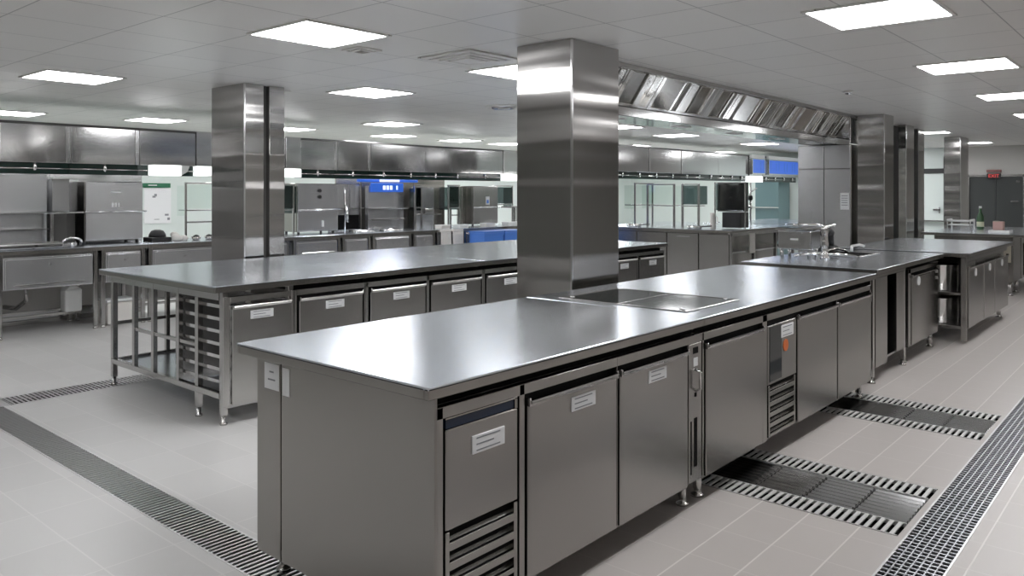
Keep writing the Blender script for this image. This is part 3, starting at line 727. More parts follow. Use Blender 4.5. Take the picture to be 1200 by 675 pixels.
# ------------------------------------------------------------------ rear wall line: hoods
HY = 9.3
KX = 9.3 / 10.2      # the row stands 9.3 m off, measured from the near corner of the room
def rear_hood(x0, x1, y, label, zt=2.33, zb=1.855, seam=None, group='wall hoods over the cooking lines'):
    t = thing('exhaust_hood', label, 'hood', ((x0 + x1) / 2, y + .5, zb), group)
    put('body', bx(x0, x1, y, y + .75, zb + .0, zt, b=.006), M['hood'], t)
    put('top_rail', bx(x0, x1, y - .012, y, zt - .03, zt - .005, b=.002), M['darkwall'], t)
    put('light_channel', bx(x0, x1, y + .06, y + .16, zb - .12, zb + .002, b=.002), M['greenblack'], t)
    n = max(1, int((x1 - x0) / .45)); c = MB()
    for i in range(n):
        x = x0 + (i + .5) * (x1 - x0) / n
        c.lathe(x, y + .045, [(.012, zb - .085), (.02, zb - .06), (.02, zb - .03), (.010, zb)], 10)
    put('spotlight', c, M['chrome'], t)
    put('pipe', MB().tube([(x0, y + .045, zb - .06), (x1, y + .045, zb - .06)], .008, 8), M['legs'], t)
    put('lamp_strip', bx(x0 + .12, x1 - .12, y + .22, y + .30, zb - .022, zb - .001, b=.002), M['hoodlamp'], t)
    if seam: put('seam_strip', bx(x1 - .05, x1 - .012, y - .012, y, zb, zt - .03, b=.003), M['bright'], t)
    return t
def rear_duct(x0, x1, y, label, zb=1.86, zt=2.33, zl=1.725):
    t = thing('hood_duct', label, 'duct cover', ((x0 + x1) / 2, y + .2, 1.73), 'pale duct covers between the hoods')
    put('panel', bx(x0, x1, y - .01, y + .4, zb, zt, b=.006), M['bright'], t)
    put('lamp_cover', bx(x0, x1, y - .02, y + .2, zl, zb - .004, b=.006), M['lampsoft'], t, 'white lit lamp cover')
rear_hood(1.459, 2.690, HY, 'leftmost wall hood over the left cooking line, beyond the picture edge', seam=1, zt=2.247, zb=1.814)
rear_hood(2.694, 3.374, HY, 'wall hood over the wide stainless back panel on the left', seam=1, zt=2.247, zb=1.814)
rear_hood(3.378, 4.117, HY, 'wall hood above the two door oven left of the grooved column', seam=1, zt=2.247, zb=1.814)
rear_hood(4.121, 4.800, HY, 'wall hood behind the white box lamp', zt=2.247, zb=1.814)
rear_duct(4.805, 5.033, HY, 'pale duct cover at the left edge of the grooved column', 1.818, 2.247, 1.70)
rear_hood(5.038, 6.068, HY, 'wall hood hidden behind the grooved column', zt=2.247, zb=1.814)
rear_duct(6.072, 6.309, HY, 'pale duct cover just right of the grooved column', 1.818, 2.247, 1.70)
rear_hood(6.314, 6.929, HY, 'wall hood above the oven right of the grooved column', seam=1, zt=2.247, zb=1.814)
rear_hood(6.934, 7.531, HY, 'wall hood left of the blue lit screen', seam=1, zt=2.247, zb=1.814)
rear_hood(7.536, 8.644, HY, 'wall hood right above the blue lit screen', zt=2.247, zb=1.814)
rear_hood(8.648, 9.665, HY, 'wall hood right of the blue lit screen', zt=2.247, zb=1.814)
rear_hood(9.669, 10.513, HY, 'last wall hood of the left cooking line, before the pale duct cover', zt=2.247, zb=1.814)
rear_duct(10.522, 10.896, HY, 'pale duct cover at the left edge of the front column', 1.818, 2.247, 1.70)
HR = 7.55
rear_hood(10.9, 12.60, HR, 'wall hood just right of the front column', seam=1)
rear_hood(12.605, 13.81, HR, 'second wall hood right of the front column', seam=1)
rear_hood(13.815, 15.35, HR, 'third wall hood right of the front column')
rear_hood(15.355, 16.80, HR, 'last wall hood left of the blue panels')
rear_duct(16.85, 17.55, HR, 'white duct cover below the smaller blue panel')
def blue_panel(x0, x1, label):
    t = thing('lit_sign', label, 'lit panel', ((x0 + x1) / 2, HR - .03, 1.93), 'blue lit panels')
    put('screen', bx(x0, x1, HR - .07, HR - .02, 1.93, 2.235, b=.003), M['bluelit'], t)
    put('frame', bx(x0 - .03, x0, HR - .08, HR - .012, 1.90, 2.26).box(x1, x1 + .03, HR - .08, HR - .012, 1.90, 2.26).box(x0, x1, HR - .08, HR - .012, 1.90, 1.93).box(x0, x1, HR - .08, HR - .012, 2.235, 2.26), M['bright'], t)
    g = MB(); n = int((x1 - x0) / .16)
    for i in range(n):
        x = x0 + .1 + i * .16
        if i % 3 != 1: g.box(x, x + .02, HR - .073, HR - .07, 1.98, 2.19, b=0)
    put('pale_stripes', g, M['blueplastic'], t)
    put('header', bx(x0 - .03, x1 + .03, HR - .07, HR - .02, 2.262, 2.34, b=.003), M['white'], t, 'white header strip')
blue_panel(16.88, 17.52, 'smaller blue lit panel left of the tall cabinet')
blue_panel(17.78, 19.7, 'wider blue lit panel touching the tall cabinet edge')
rear_hood(17.6, 19.75, HR, 'wall hood behind the wider blue lit panel')

bl = thing('hanging_lamp', 'white lit box lamp hanging below the left hoods, above the poster', 'lamp', (4.40, 9.2, 1.69))
put('cover', bx(4.205, 4.55, 9.14, 9.28, 1.69, 1.818, b=.012), M['lampsoft'], bl)
put('end_cap', MB().prism([(4.55, 1.70), (4.62, 1.74), (4.65, 1.812), (4.55, 1.816)], 'y', 9.15, 9.27), M['white'], bl)
put('bracket', bx(4.22, 4.52, 9.18, 9.298, 1.819, 1.826, b=.001), M['legs'], bl)

# ------------------------------------------------------------------ rear wall line: counters and appliances
CY, CB = 9.10, 9.92
worktop(1.3, 4.13, CY, CB, 'steel worktop of the rear cooking line at the left picture edge')
worktop(4.134, 7.40, CY, CB, 'steel worktop of the rear cooking line behind the grooved column')
worktop(7.404, 11.4, CY, CB, 'steel worktop of the rear cooking line under the blue lit screen')
def rear_unit(x0, x1, label, zb=.49, drawers=1, shelf=True, deep=True):
    t = thing('base_unit', label, 'counter unit', ((x0 + x1) / 2, (CY + CB) / 2, 0))
    for x in (x0 + .03, x1 - .03):
        for y in (CY + .05, CB - .06):
            put('leg', bx(x - .02, x + .02, y - .02, y + .02, .03, .858, b=.003).lathe(x, y, [(.026, 0), (.026, .012), (.015, .03)], 10), M['legs'], t)
    put('drawer_box', bx(x0 + .055, x1 - .055, CY + .04, CB - .04, zb, .83, b=.012), M['appliance'], t)
    w = (x1 - x0 - .12) / drawers
    for k in range(drawers):
        a = x0 + .06 + k * w
        d = put('drawer_front', bx(a + .008, a + w - .008, CY + .02, CY + .042, zb + .01, .81, b=.008), M['appliance'], t)
        put('handle', bx(a + .1 * w, a + .9 * w, CY + .004, CY + .022, zb + .04, zb + .055, b=.003), M['bright'], d)
        put('lock', MB().prism([(a + w * .5 + .012 * math.cos(q * PI / 6), .74 + .012 * math.sin(q * PI / 6)) for q in range(12)], 'y', CY + .014, CY + .021), M['bright'], d)
    put('top_rail', bx(x0 + .05, x1 - .05, CY + .03, CY + .05, .83, .858, b=.002), M['legs'], t)
    put('bottom_rail', bx(x0 + .05, x1 - .05, CY + .40, CY + .43, .14, .17, b=.003), M['legs'], t); put('bottom_rail', bx(x0 + .05, x1 - .05, CB - .07, CB - .05, .14, .17, b=.003), M['legs'], t)
    if shelf: put('back_panel', bx(x0 + .02, x1 - .02, CB - .045, CB - .03, .16, zb + .02, b=.002), M['greywall'], t)
    return t
su = rear_unit(2.62, 3.60, 'sink unit with deep curved steel front at the left picture edge')
put('drain_pipe', MB().tube([(3.0, CY + .4, .49), (3.0, CY + .4, .33), (2.95, CY + .55, .24), (2.9, CB - .05, .24)], .025, 10), M['legs'], su)
rear_unit(1.34, 2.60, 'steel counter unit beyond the left picture edge')
rear_unit(3.62, 4.12, 'narrow steel counter unit under the two door oven')
rear_unit(4.14, 5.00, 'steel counter unit under the glass guard left of the grooved column')
rear_unit(5.02, 6.05, 'steel counter unit hidden behind the grooved column')
rear_unit(6.08, 6.86, 'steel drawer unit right of the grooved column', zb=.62)
rear_unit(6.88, 7.40, 'narrow steel drawer unit between the oven and the blue lit screen', zb=.60)
rear_unit(7.42, 8.20, 'steel drawer unit under the blue lit screen', zb=.58)
rear_unit(8.22, 8.70, 'narrow steel drawer unit left of the hanging white cloths', zb=.58)
rear_unit(8.72, 9.32, 'steel counter unit behind the hanging white cloths', zb=.60)
rear_unit(9.34, 10.40, 'steel counter unit behind the blue plastic crates', zb=.62)
rear_unit(10.42, 11.38, 'last steel counter unit of the left cooking line', zb=.60)

def bucket(x, y, z, r, h, label, mat, name='bucket'):
    t = thing(name, label, name.replace('_', ' '), (x, y, z))
    put('body', MB().lathe(x, y, [(r * .8, z), (r, z + h), (r * 1.06, z + h), (r * 1.06, z + h + .02), (r * .94, z + h + .02), (r * .75, z + .01), (.001, z + .01)], 22), mat, t)
    put('handle', MB().tube([(x + r * math.cos(a * PI / 8), y - r * .55, z + h * .98 - .09 * math.sin(a * PI / 8)) for a in range(9)], .006, 6), M['legs'], t)
cn = thing('canister', 'white canister on the rail under the rear counter, left of the second island', 'canister', (3.45, 9.5, .171))
put('body', bx(3.36, 3.54, 9.42, 9.58, .171, .42, b=.02), M['white'], cn)
put('shoulder', MB().prism([(3.37, .42), (3.53, .42), (3.48, .455), (3.42, .455)], 'y', 9.43, 9.57), M['white'], cn)
put('cap', MB().lathe(3.45, 9.5, [(.025, .454), (.025, .478)], 12), M['paper'], cn)
bk = thing('floor_bin', 'low pale bag like bin on the floor behind the second island end', 'bin', (3.9, 9.3, 0))
put('body', bx(3.72, 4.05, 9.2, 9.5, 0, .26, b=.03), M['offwhite'], bk); put('lid', bx(3.71, 4.06, 9.19, 9.51, .26, .285, b=.01), M['paper'], bk)

# appliances, left to right
def splash_back(x0, x1, label, mat):
    t = thing('splash_back', label, 'splash back', ((x0 + x1) / 2, 10.02, .05))
    n = max(1, round((x1 - x0) / 1.0)); w = (x1 - x0) / n
    for k in range(n): put('sheet', bx(x0 + k * w + .002, x0 + (k + 1) * w - .002, 10.0, 10.03, .05, 1.80, b=.003), M[mat], t)
    put('foot_rail', bx(x0, x1, 9.99, 10.04, 0, .05, b=.002), M['legs'], t)
splash_back(1.3, 4.46, 'stainless splash back behind the oven and holding cabinet on the left', 'appliance')
splash_back(7.42, 9.75, 'stainless splash back behind the blue lit screen', 'end')
AY = 9.50
bs = thing('wall_shelf_unit', 'wide stainless back panel with two shelf rails over the sink unit', 'shelf unit', (2.6, 9.75, .9))
put('back_panel', bx(1.6, 3.26, 9.66, 9.70, .90, 1.69, b=.004), M['appliance'], bs)
put('shelf', bx(1.6, 3.285, 9.45, 9.66, 1.262, 1.282, b=.003).box(3.286, 3.57, 9.45, 9.475, 1.262, 1.282, b=.003), M['bright'], bs)
put('shelf', bx(1.6, 3.24, 9.52, 9.66, 1.085, 1.10, b=.003), M['legs'], bs)
for x in (2.2, 3.26): put('post', bx(x - .014, x + .014, 9.50, 9.53, .90, 1.28, b=.002), M['legs'], bs)
gr = thing('griddle', 'low rounded steel griddle on the rear worktop at the left picture edge', 'griddle', (2.7, 9.35, .9))
put('body', bx(1.7, 3.26, 9.16, 9.48, .90, .965, b=.02), M['bright'], gr)
put('plate', bx(1.74, 3.22, 9.19, 9.45, .965, .972, b=.003), M['legs'], gr)
put('knob', MB().prism([(2.98 + .016 * math.cos(q * PI / 6), .935 + .016 * math.sin(q * PI / 6)) for q in range(12)], 'y', 9.135, 9.16), M['black'], gr)
hc = thing('holding_cabinet', 'narrow steel cabinet with angled face between back panel and oven', 'cabinet', (3.42, 9.7, .9))
put('body', MB().prism([(3.30, 9.62), (3.43, 9.50), (3.55, 9.60), (3.55, 9.88), (3.30, 9.88)], 'z', 1.285, 1.63), M['appliance'], hc)
put('lower_body', MB().prism([(3.30, 9.67), (3.43, 9.57), (3.55, 9.66), (3.55, 9.88), (3.30, 9.88)], 'z', .93, 1.285), M['darkwall'], hc)
put('top_cap', MB().prism([(3.29, 9.61), (3.43, 9.485), (3.56, 9.59), (3.56, 9.885), (3.29, 9.885)], 'z', 1.63, 1.645), M['bright'], hc)
put('base', bx(3.30, 3.55, 9.60, 9.88, .90, .93, b=.003), M['legs'], hc)
tp = thing('faucet', 'low arched tap beside the griddle on the rear worktop', 'faucet', (3.40, 9.33, .9))
put('body', MB().lathe(3.40, 9.33, [(.02, .9), (.016, .95)], 12), M['chrome'], tp)
put('spout', MB().tube([(3.40 + .1 * math.cos(a * PI / 8), 9.33, .945 + .05 * math.sin(a * PI / 8)) for a in range(9)], .012, 8), M['chrome'], tp)

def oven(x0, x1, label, zs=1.272, zt=1.62, mat='appliance', plate=None, rail=True):
    t = thing('oven', label, 'oven', ((x0 + x1) / 2, AY + .2, .9))
    put('body', bx(x0, x1, AY + .03, AY + .40, .935, zt, b=.006), M['end'], t)
    for za, zb in ((zs + .008, zt - .006), (.945, zs - .008)):
        d = put('door', bx(x0 + .006, x1 - .006, AY, AY + .03, za, zb, b=.006), M[mat], t)
    if rail:
        put('handle', MB().tube([(x0 - .02, AY - .035, zs), (x1 + .02, AY - .035, zs)], .011, 10).tube([(x0 + .03, AY - .035, zs), (x0 + .03, AY, zs)], .008, 8).tube([(x1 - .03, AY - .035, zs), (x1 - .03, AY, zs)], .008, 8), M['bright'], t)
    for x in (x0 + .05, x1 - .05):
        for y in (AY + .06, AY + .36): put('foot', MB().lathe(x, y, [(.018, .9), (.018, .937)], 10), M['black'], t)
    return t
o1 = oven(3.60, 4.25, 'two door oven with small white plates left of the wall poster')
pl = MB()
for i in range(3): pl.box(3.885 + .035 * i, 3.91 + .035 * i, AY - .004, AY + .001, 1.325, 1.375, b=.001)
pl.box(3.88, 3.99, AY - .003, AY + .001, 1.49, 1.505, b=.001)
put('label_plate', pl, M['paper'], o1, 'small white plates')
o2 = oven(6.40, 7.09, 'two door oven with dark knobs right of the grooved column', zs=1.245)
kb = MB()
for z in (1.52, 1.43): kb.prism([(6.76 + .025 * math.cos(q * PI / 6), z + .025 * math.sin(q * PI / 6)) for q in range(12)], 'y', AY - .02, AY + .001)
put('knob', kb, M['black'], o2); put('handle', bx(6.80, 6.825, AY - .02, AY + .001, 1.0, 1.09, b=.003), M['paper'], o2)
o3 = oven(9.95, 10.60, 'dark fronted oven with a blue dispenser label left of the front column', zs=1.228, zt=1.605, mat='legs')
put('label_plate', bx(10.27, 10.37, AY - .004, AY + .001, 1.27, 1.42, b=.003).box(10.295, 10.345, AY - .006, AY, 1.30, 1.36, b=.001, mi=1), [M['paper'], M['blueplastic']], o3, 'white and blue dispenser label')

# poster on the back wall, seen in the gap
po = thing('poster', 'white wall poster with green header beyond the rear counter', 'poster', (5.8, 12.49, 1.0))
put('sheet', bx(5.60, 6.03, 12.485, 12.498, 1.0, 1.56, b=.001), M['paper'], po)
put('header', bx(5.58, 6.02, 12.48, 12.498, 1.57, 1.64, b=.001).box(5.66, 5.80, 12.478, 12.481, 1.60, 1.615, b=0, mi=1), [M['green'], M['paper']], po, 'dark green header strip')
put('printed_drawings', bx(5.73, 5.78, 12.482, 12.486, 1.41, 1.44, b=0).box(5.76, 5.80, 12.482, 12.486, 1.43, 1.47, b=0).box(5.93, 5.99, 12.482, 12.486, 1.12, 1.15, b=0).box(5.97, 6.01, 12.482, 12.486, 1.05, 1.09, b=0).box(5.76, 5.84, 12.482, 12.486, 1.06, 1.07, b=0), M['ink'], po)
bw = thing('bowl', 'black bowl upside down on a dark tray right of the two door oven', 'bowl', (4.42, 9.5, .9))
put('bowl', MB().lathe(4.42, 9.5, [(.10, .955), (.095, .99), (.07, 1.03), (.03, 1.045)], 20), M['black'], bw)
put('tray', bx(4.30, 4.54, 9.38, 9.62, .9, .955, b=.006), M['black'], bw)
cl = thing('cloth_bundle', 'crumpled white cloth next to the black bowl', 'cloth', (4.60, 9.45, .9))
cb = MB()
for (x, y, z, r) in ((4.64, 9.45, .935, .07), (4.72, 9.42, .935, .05), (4.64, 9.50, .975, .05)):
    bm = bmesh.new(); bmesh.ops.create_icosphere(bm, subdivisions=3, radius=r)
    for v in bm.verts:
        v.co *= 1 + .18 * math.sin(40 * v.co.x + 3) * math.cos(33 * v.co.y); v.co.z = max(v.co.z * .7, -.033 if z < .94 else -.05)
    bmesh.ops.translate(bm, vec=(x, y, z), verts=bm.verts); cb.add_bm(bm, 0, True)
put('cloth', cb, M['offwhite'], cl)

def guard(x0, x1, y, label, z0=.9, z1=1.6, mat='glass', rails=(1.27, 1.12), deep=.22):
    t = thing('glass_guard', label, 'glass guard', ((x0 + x1) / 2, y, z0))
    for x in (x0, x1):
        put('post', bx(x - .012, x + .012, y - .012, y + .012, z0, z1, b=.002), M['legs'], t)
        put('side_pane', bx(x - .003, x + .003, y + .015, y + deep, z0 + .30, z1 - .02, b=0), M[mat], t)
    put('pane', bx(x0 + .012, x1 - .012, y - .003, y + .003, rails[0] + .02, z1 - .01, b=0), M[mat], t)
    put('shelf', bx(x0 + .012, x1 - .012, y - .04, y + deep, rails[0] - .008, rails[0] + .008, b=.002), M['bright'], t)
    if len(rails) > 1: put('rail', bx(x0 + .012, x1 - .012, y - .01, y + .01, rails[1] - .01, rails[1] + .01, b=.002), M['bright'], t)
    put('top_bar', bx(x0 - .015, x1 + .015, y - .015, y + .015, z1, z1 + .02, b=.002), M['bright'], t)
    return t
guard(4.80, 5.30, 9.55, 'clear glass guard with rails left of the grooved column')
for i, (x, l) in enumerate(((4.86, 'left dark dish under the clear glass guard'), (5.03, 'right dark dish under the clear glass guard'))):
    t = thing('dish', l, 'dish', (x, 9.40, .9)); put('dish', MB().lathe(x, 9.40, [(.04, .9), (.06, .945), (.055, .945), (.035, .91)], 16), M['legs'], t)
    put('contents', MB().lathe(x, 9.40, [(.05, .93), (.03, .96), (.005, .97)], 14), M['black'], t)
guard(5.95, 6.36, 9.55, 'smoked glass guard between the grooved column and the oven', mat='smoke', rails=(1.25,))
# sink bay
sb = thing('wall_shelf_unit', 'grey back panel with dark lower recess between oven and blue screen', 'shelf unit', (7.4, 9.8, .9))
put('back_panel', bx(7.13, 7.70, 9.78, 9.82, .9, 1.62, b=.004), M['appliance'], sb)
put('shelf', bx(7.30, 7.70, 9.66, 9.78, 1.245, 1.262, b=.002), M['legs'], sb)
put('recess', bx(7.15, 7.68, 9.765, 9.782, .93, 1.15, b=0), M['shade'], sb)
pr = thing('faucet', 'tall steel spray faucet leaning beside the oven right of the grooved column', 'faucet', (7.25, 9.55, .9))
put('stem', MB().tube([(7.25, 9.55, .9), (7.25, 9.55, 1.22), (7.20, 9.50, 1.56)], .014, 10), M['bright'], pr)
put('spray_head', MB().tube([(7.25, 9.53, 1.30), (7.26, 9.50, 1.05)], .022, 10), M['bright'], pr)
for x, l in ((7.45, 'steel wok well in the worktop between oven and blue screen'), (8.0, 'dark wok well in the worktop below the blue screen')):
    t = thing('wok_burner', l, 'burner', (x, 9.4, .9))
    put('ring', MB().lathe(x, 9.4, [(.20, .9), (.19, .93), (.16, .935), (.15, .915), (.15, .902)], 28), M['bright'], t)
    put('well', MB().lathe(x, 9.4, [(.15, .902), (.12, .912), (.02, .906)], 24), M['shade'], t)
# station with blue screen
bsx = thing('cooking_station', 'steel cooking station back panel with a blue lit screen on top', 'cooking station', (8.1, 9.7, .9))
put('back_panel', bx(7.74, 8.46, 9.62, 9.70, .9, 1.60, b=.006), M['appliance'], bsx)
put('shelf', bx(7.74, 8.46, 9.50, 9.62, 1.235, 1.25, b=.002), M['bright'], bsx)
put('pan_rail', bx(7.76, 8.44, 9.56, 9.62, 1.06, 1.08, b=.002), M['legs'], bsx)
sc = put('screen', bx(7.78, 8.42, 9.58, 9.62, 1.50, 1.64, b=.003), M['bluelit'], bsx, 'blue lit screen')
for x, w in ((8.0, .05), (8.07, .05), (8.14, .05), (8.27, .03)): put('pale_mark', bx(x, x + w, 9.577, 9.581, 1.535, 1.60, b=0), M['whitelit'], sc)
put('light_bar', bx(7.55, 8.75, 9.60, 9.66, 1.655, 1.695, b=.004), M['bluelit'], bsx, 'blue light bar')
put('light_bar_core', bx(7.95, 8.35, 9.594, 9.60, 1.66, 1.69, b=0), M['whitelit'], bsx)
for x in (7.60, 8.69): put('bracket', bx(x, x + .02, 9.63, 9.65, .9, 1.655, b=.001), M['legs'], bsx)
guard(8.52, 8.66, 9.42, 'narrow smoked glass guard right of the blue lit screen', mat='smoke', rails=(1.25,), z1=1.58, deep=.12)
pn = thing('wall_shelf_unit', 'pale back panel with a step right of the blue lit screen', 'shelf unit', (9.05, 9.8, .9))
put('back_panel', bx(8.78, 9.28, 9.78, 9.82, .9, 1.58, b=.004), M['appliance'], pn)
put('shelf', bx(8.72, 9.28, 9.60, 9.78, 1.12, 1.14, b=.002), M['legs'], pn)
put('upright', bx(8.70, 8.72, 9.60, 9.80, .9, 1.25, b=.002), M['legs'], pn)
guard(9.30, 9.55, 9.45, 'smoked glass guard with a bright shelf edge left of the dark fronted oven', mat='smoke', rails=(1.235,), z1=1.60)
guard(9.62, 9.90, 9.72, 'clear glass guard next to the dark fronted oven', rails=(1.24, 1.1), z1=1.58)
sh = thing('wall_shelf', 'bright shelf along the dark fronted oven, ending at the front column', 'shelf', (10.9, 9.6, 1.21))
put('board', bx(10.64, 11.3, 9.46, 9.75, 1.215, 1.24, b=.003), M['bright'], sh)
put('bracket', bx(11.25, 11.28, 9.5, 9.75, .90, 1.215, b=.002), M['legs'], sh)
guard(10.72, 11.22, 9.70, 'smoked glass guard at the left edge of the front column', mat='smoke', rails=(1.27,), z1=1.60)
def small_item(name, label, cat, x, y, z, w, h, mat, lid=None):
    t = thing(name, label, cat, (x, y, z)); put('body', bx(x - w / 2, x + w / 2, y - .08, y + .08, z, z + h, b=.01), M[mat], t)
    if lid: put('lid', bx(x - w / 2 - .004, x + w / 2 + .004, y - .084, y + .084, z + h, z + h + .014, b=.004), M[lid], t)
small_item('container', 'pale container on the rear worktop below the pale back panel', 'container', 9.02, 9.30, .9, .20, .05, 'offwhite', 'white')
small_item('container', 'flat white container below the bright shelf edge', 'container', 9.42, 9.28, .9, .22, .04, 'white', 'paper')
small_item('container', 'pale box on the rear worktop below the dark fronted oven', 'container', 10.02, 9.22, .9, .22, .055, 'offwhite', 'white')
small_item('container', 'low pale tray box at the right end of the rear worktop', 'container', 10.75, 9.28, .9, .42, .05, 'white', 'paper')
small_item('container', 'small steel tub on the step right of the blue lit screen', 'container', 9.0, 9.68, 1.14, .16, .07, 'legs', 'bright')

# cloths and crates hung on the front of the rear counter
def cloth(x0, x1, label):
    mb = MB(); n = 14; top = [] ; zs = (.86, .80, .70, .60, .50)
    vs = []
    for s in (0, .006):
        for z in zs:
            for i in range(n + 1):
                x = x0 + (x1 - x0) * i / n
                vs.append((x, CY - .032 - s - .010 * math.sin(i * 1.5) * (.9 - z) / .3, z - .02 * math.sin(i * .45) * (z < .55)))
    mb.v = vs; w = n + 1; k = len(zs)
    for s in (0, 1):
        for j in range(k - 1):
            for i in range(n):
                a = s * w * k + j * w + i; mb.f.append([a, a + 1, a + w + 1, a + w]); mb.mi.append(0); mb.sm.append(True)
    b = w * k
    rim = [i for i in range(w)] + [j * w + n for j in range(1, k)] + [(k - 1) * w + i for i in range(n - 1, -1, -1)] + [j * w for j in range(k - 2, 0, -1)]
    for i in range(len(rim)):
        p_, q_ = rim[i], rim[(i + 1) % len(rim)]; mb.f.append([p_, q_, b + q_, b + p_]); mb.mi.append(0); mb.sm.append(False)
    mb.box(x0, x1, CY - .042, CY + .0, .862, .90, b=.004)
    return tag(put('cloth', mb, M['offwhite']), label, 'cloth')
cloth(8.76, 8.98, 'left of two white cloths hanging on the rear counter front')
cloth(9.02, 9.26, 'right of two white cloths hanging on the rear counter front')
for x0, x1, l in ((9.36, 9.82, 'left blue plastic crate standing against the rear counter, behind the second island'),
                  (9.86, 10.36, 'right blue plastic crate standing against the rear counter, behind the second island')):
    t = thing('crate', l, 'crate', ((x0 + x1) / 2, 8.85, 0))
    for k in range(2):
        z = k * .42
        g = bx(x0, x1, 8.68, 8.70, z + .02, z + .41, b=.006).box(x0, x1, 9.0, 9.02, z + .02, z + .41, b=.006).box(x0, x0 + .02, 8.70, 9.0, z + .02, z + .41, b=.004).box(x1 - .02, x1, 8.70, 9.0, z + .02, z + .41, b=.004)
        g.box(x0, x1, 8.68, 9.02, z, z + .02, b=.004).box(x0 - .01, x1 + .01, 8.67, 8.70, z + .37, z + .41, b=.006)
        put('tub', g, M['blueplastic'], t)
    put('lid', bx(x0 - .012, x1 + .012, 8.665, 9.03, .83, .86, b=.008), M['blueplastic'], t)

# ------------------------------------------------------------------ rear block, right of the front column
rb = thing('cooking_block', 'large steel cooking block with panelled end right of the front column', 'cooking block', (12.9, 6.8, 0))
put('body', bx(11.60, 14.25, 5.9, 8.15, .12, .855, b=.004), M['end'], rb)
for a, b in ((5.52, 6.04), (6.05, 6.62), (6.63, 7.2), (7.21, 7.8)):
    d = put('panel', bx(11.575, 11.60, a, b - .006, .13, .83, b=.004), M['front'], rb)
put('handle', bx(11.555, 11.577, 6.18, 6.42, .77, .79, b=.003), M['bright'], rb)
for x in (11.62, 12.5, 13.4, 14.2): put('leg', bx(x - .025, x + .025, 5.50, 5.55, .0, .858, b=.003), M['legs'], rb)
put('shelf', bx(11.62, 14.22, 5.52, 5.9, .52, .545, b=.002).box(11.62, 14.22, 5.52, 5.9, .15, .175, b=.002), M['bright'], rb)
put('apron', bx(11.62, 14.22, 5.49, 5.51, .80, .858, b=.002), M['legs'], rb)
put('towel', bx(12.25, 12.45, 5.475, 5.49, .50, .83, b=.004), M['offwhite'], rb)
for x, y in ((11.66, 8.1), (14.2, 8.1)): leg(rb, x, y, .125, .025)
worktop(11.52, 14.3, 5.44, 8.2, 'broad worktop of the cooking block right of the front column')
guard(12.0, 12.6, 7.50, 'clear glass guard just right of the front column, with ladle hooks', z1=1.64, rails=(1.27,))
def lshape_guard(x, y0, y1, label, z1=1.62, mat='glass'):
    t = thing('glass_guard', label, 'glass guard', (x, (y0 + y1) / 2, .9))
    for y in (y0, y1): put('post', bx(x - .016, x + .016, y - .016, y + .016, .9, z1, b=.002), M['legs'], t)
    put('pane', bx(x - .004, x + .004, y0 + .016, y1 - .016, 1.29, z1 - .01, b=0), M[mat], t)
    put('shelf', bx(x - .05, x + .25, y0 + .016, y1 - .016, 1.255, 1.275, b=.002), M['bright'], t)
    put('side_pane', bx(x + .018, x + .30, y0 - .004, y0 + .004, 1.29, z1 - .02, b=0), M[mat], t)
    put('top_bar', bx(x - .018, x + .018, y0 - .016, y1 + .016, z1, z1 + .02, b=.002), M['bright'], t)
lshape_guard(12.0, 6.72, 7.24, 'clear glass guard on the cooking block, second from the front column')
lshape_guard(12.0, 6.26, 6.56, 'narrow clear glass guard on the cooking block, third from the front column', mat='smoke')
mn = thing('control_monitor', 'dark screened control cabinet on the cooking block under the wall hoods', 'monitor', (12.1, 5.7, .9))
put('screen', bx(11.98, 12.06, 5.46, 5.94, 1.20, 1.64, b=.006), M['smoke'], mn)
put('backplate', bx(12.06, 12.14, 5.45, 5.95, 1.18, 1.66, b=.006), M['doorgrey'], mn)
put('lower_box', bx(12.0, 12.3, 5.52, 5.84, .92, 1.17, b=.006), M['black'], mn)
put('frame', bx(11.98, 12.0, 5.43, 5.45, .9, 1.66, b=.002).box(11.98, 12.0, 5.95, 5.97, .9, 1.66, b=.002).box(11.98, 12.0, 5.43, 5.97, 1.645, 1.66, b=.002), M['bright'], mn)
jg = thing('jug', 'slim white jug left of the dark control cabinet base', 'jug', (11.85, 5.93, .9))
put('body', MB().lathe(11.85, 5.93, [(.04, .9), (.045, .95), (.04, 1.10), (.045, 1.16)], 16), M['offwhite'], jg)
put('handle', MB().tube([(11.85, 5.885, 1.12), (11.85, 5.85, 1.08), (11.85, 5.85, 1.0), (11.85, 5.89, .96)], .008, 8), M['offwhite'], jg)
fp = thing('faucet', 'tall steel prep faucet with valves right of the dark control cabinet', 'faucet', (12.55, 5.6, .9))
put('stem', MB().tube([(12.55, 5.6, .9), (12.55, 5.6, 1.66)], .016, 10), M['bright'], fp)
put('arm', MB().tube([(12.55, 5.6, 1.50), (12.75, 5.58, 1.56)], .012, 8).tube([(12.55, 5.6, 1.24), (12.35, 5.62, 1.26), (12.30, 5.62, 1.2)], .012, 8), M['bright'], fp)
put('valve', MB().lathe(12.55, 5.6, [(.03, 1.36), (.04, 1.40), (.03, 1.44)], 12), M['black'], fp)
put('valve', MB().lathe(12.55, 5.6, [(.025, 1.22), (.032, 1.25), (.025, 1.28)], 12), M['bright'], fp)
for i, (x, y, w, l) in enumerate(((11.75, 7.35, .3, 'flat steel pan at the left end of the cooking block edge'), (11.75, 6.2, .26, 'shallow steel pan on the cooking block before the control cabinet'))):
    t = thing('pan', l, 'pan', (x, y, .9))
    put('pan_body', MB().lathe(x, y, [(.12, .9), (.14, .945), (.135, .945), (.115, .91)], 20), M['bright'], t)
    put('handle', MB().tube([(x, y - .13, .935), (x, y - .30, .95)], .01, 8), M['black'], t)
t7 = thing('open_base_table', 'open steel sink table between the cooking block and the tall cabinet', 'table', (16, 6.6, 0))
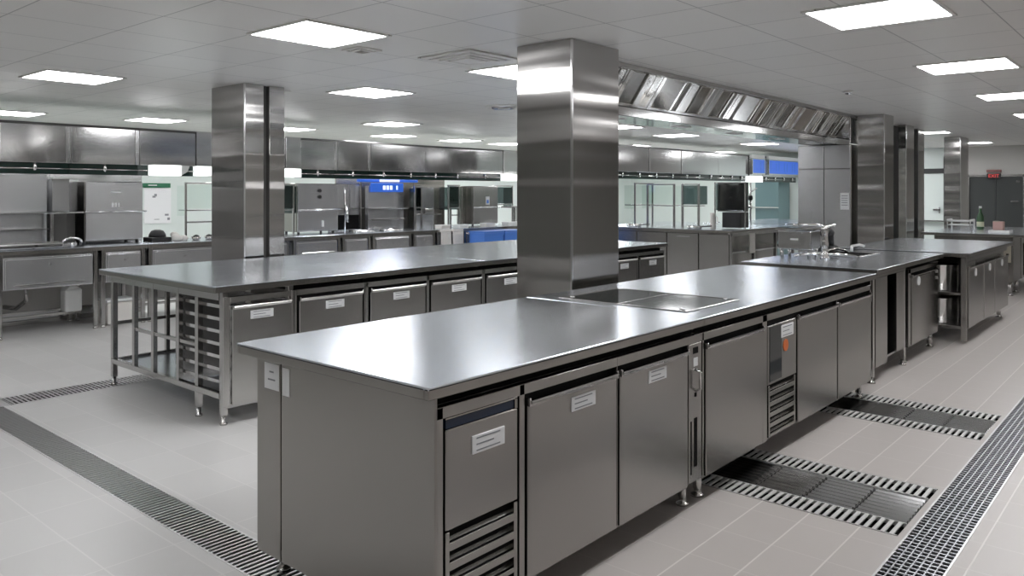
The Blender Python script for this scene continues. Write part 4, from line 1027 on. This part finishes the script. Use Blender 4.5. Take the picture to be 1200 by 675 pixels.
for x in (14.6, 17.2):
    for y in (5.9, 7.2): put('leg', bx(x - .025, x + .025, y - .025, y + .025, 0, .858, b=.003), M['legs'], t7)
put('shelf', bx(14.6, 17.2, 5.9, 7.2, .25, .275, b=.002), M['legs'], t7)
put('basin', bx(14.9, 16.4, 6.0, 7.1, .55, .858, b=.01), M['front'], t7)
worktop(14.5, 17.3, 5.8, 7.3, 'worktop of the open sink table left of the tall cabinet')
rear_wall_items = thing('equipment_rack', 'dark teal equipment rack against the far end wall left of the tall cabinet', 'rack', (19.3, 8.1, 0))
put('body', bx(19.0, 19.7, 7.75, 8.35, .06, 1.75, b=.006), plain('teal_panel', (.10, .17, .18), .35), rear_wall_items)
put('foot_rail', bx(19.02, 19.68, 7.78, 8.32, 0, .06, b=.003), M['black'], rear_wall_items)
put('shelf', bx(18.95, 19.0, 7.75, 8.5, 1.1, 1.13, b=.003), M['bright'], rear_wall_items)

# exit sign over the dark door
es = thing('exit_sign', 'red lit exit sign above the dark double door', 'sign', (19.75, 3.28, 1.80))
put('housing', bx(19.74, 19.79, 3.16, 3.42, 1.79, 1.90, b=.004), M['black'], es)
put('upper_plate', bx(19.75, 19.79, 3.15, 3.43, 1.93, 1.985, b=.003), M['signgrey'], es, 'dim red plate')
cu = bpy.data.curves.new('exit_letters', 'FONT'); cu.body = 'EXIT'; cu.size = .10; cu.align_x = 'CENTER'; cu.align_y = 'CENTER'; cu.extrude = .002
cu.materials.append(M['redlit'])
tmp = bpy.data.objects.new('lettering', cu); C.objects.link(tmp)
me = bpy.data.meshes.new_from_object(tmp.evaluated_get(bpy.context.evaluated_depsgraph_get())); bpy.data.objects.remove(tmp)
lt = bpy.data.objects.new('lettering', me); C.objects.link(lt); lt.parent = es
lt.location = (-.014, .01, .045); lt.rotation_euler = (PI / 2, 0, -PI / 2)

# ------------------------------------------------------------------ world and view
w = bpy.data.worlds.new('world'); bpy.context.scene.world = w; w.use_nodes = True
w.node_tree.nodes['Background'].inputs[0].default_value = (.5, .5, .5, 1); w.node_tree.nodes['Background'].inputs[1].default_value = .05
s = bpy.context.scene
s.view_settings.view_transform = 'Standard'; s.view_settings.look = 'None'; s.view_settings.exposure = 0.; s.view_settings.gamma = 1; s.view_settings.use_curve_mapping = False
s.cycles.max_bounces = 10; s.cycles.glossy_bounces = 6; s.cycles.diffuse_bounces = 5; s.cycles.transparent_max_bounces = 12
s.cycles.sample_clamp_indirect = 6.; s.cycles.use_denoising = True; s.cycles.caustics_reflective = True
s.cycles.blur_glossy = .5
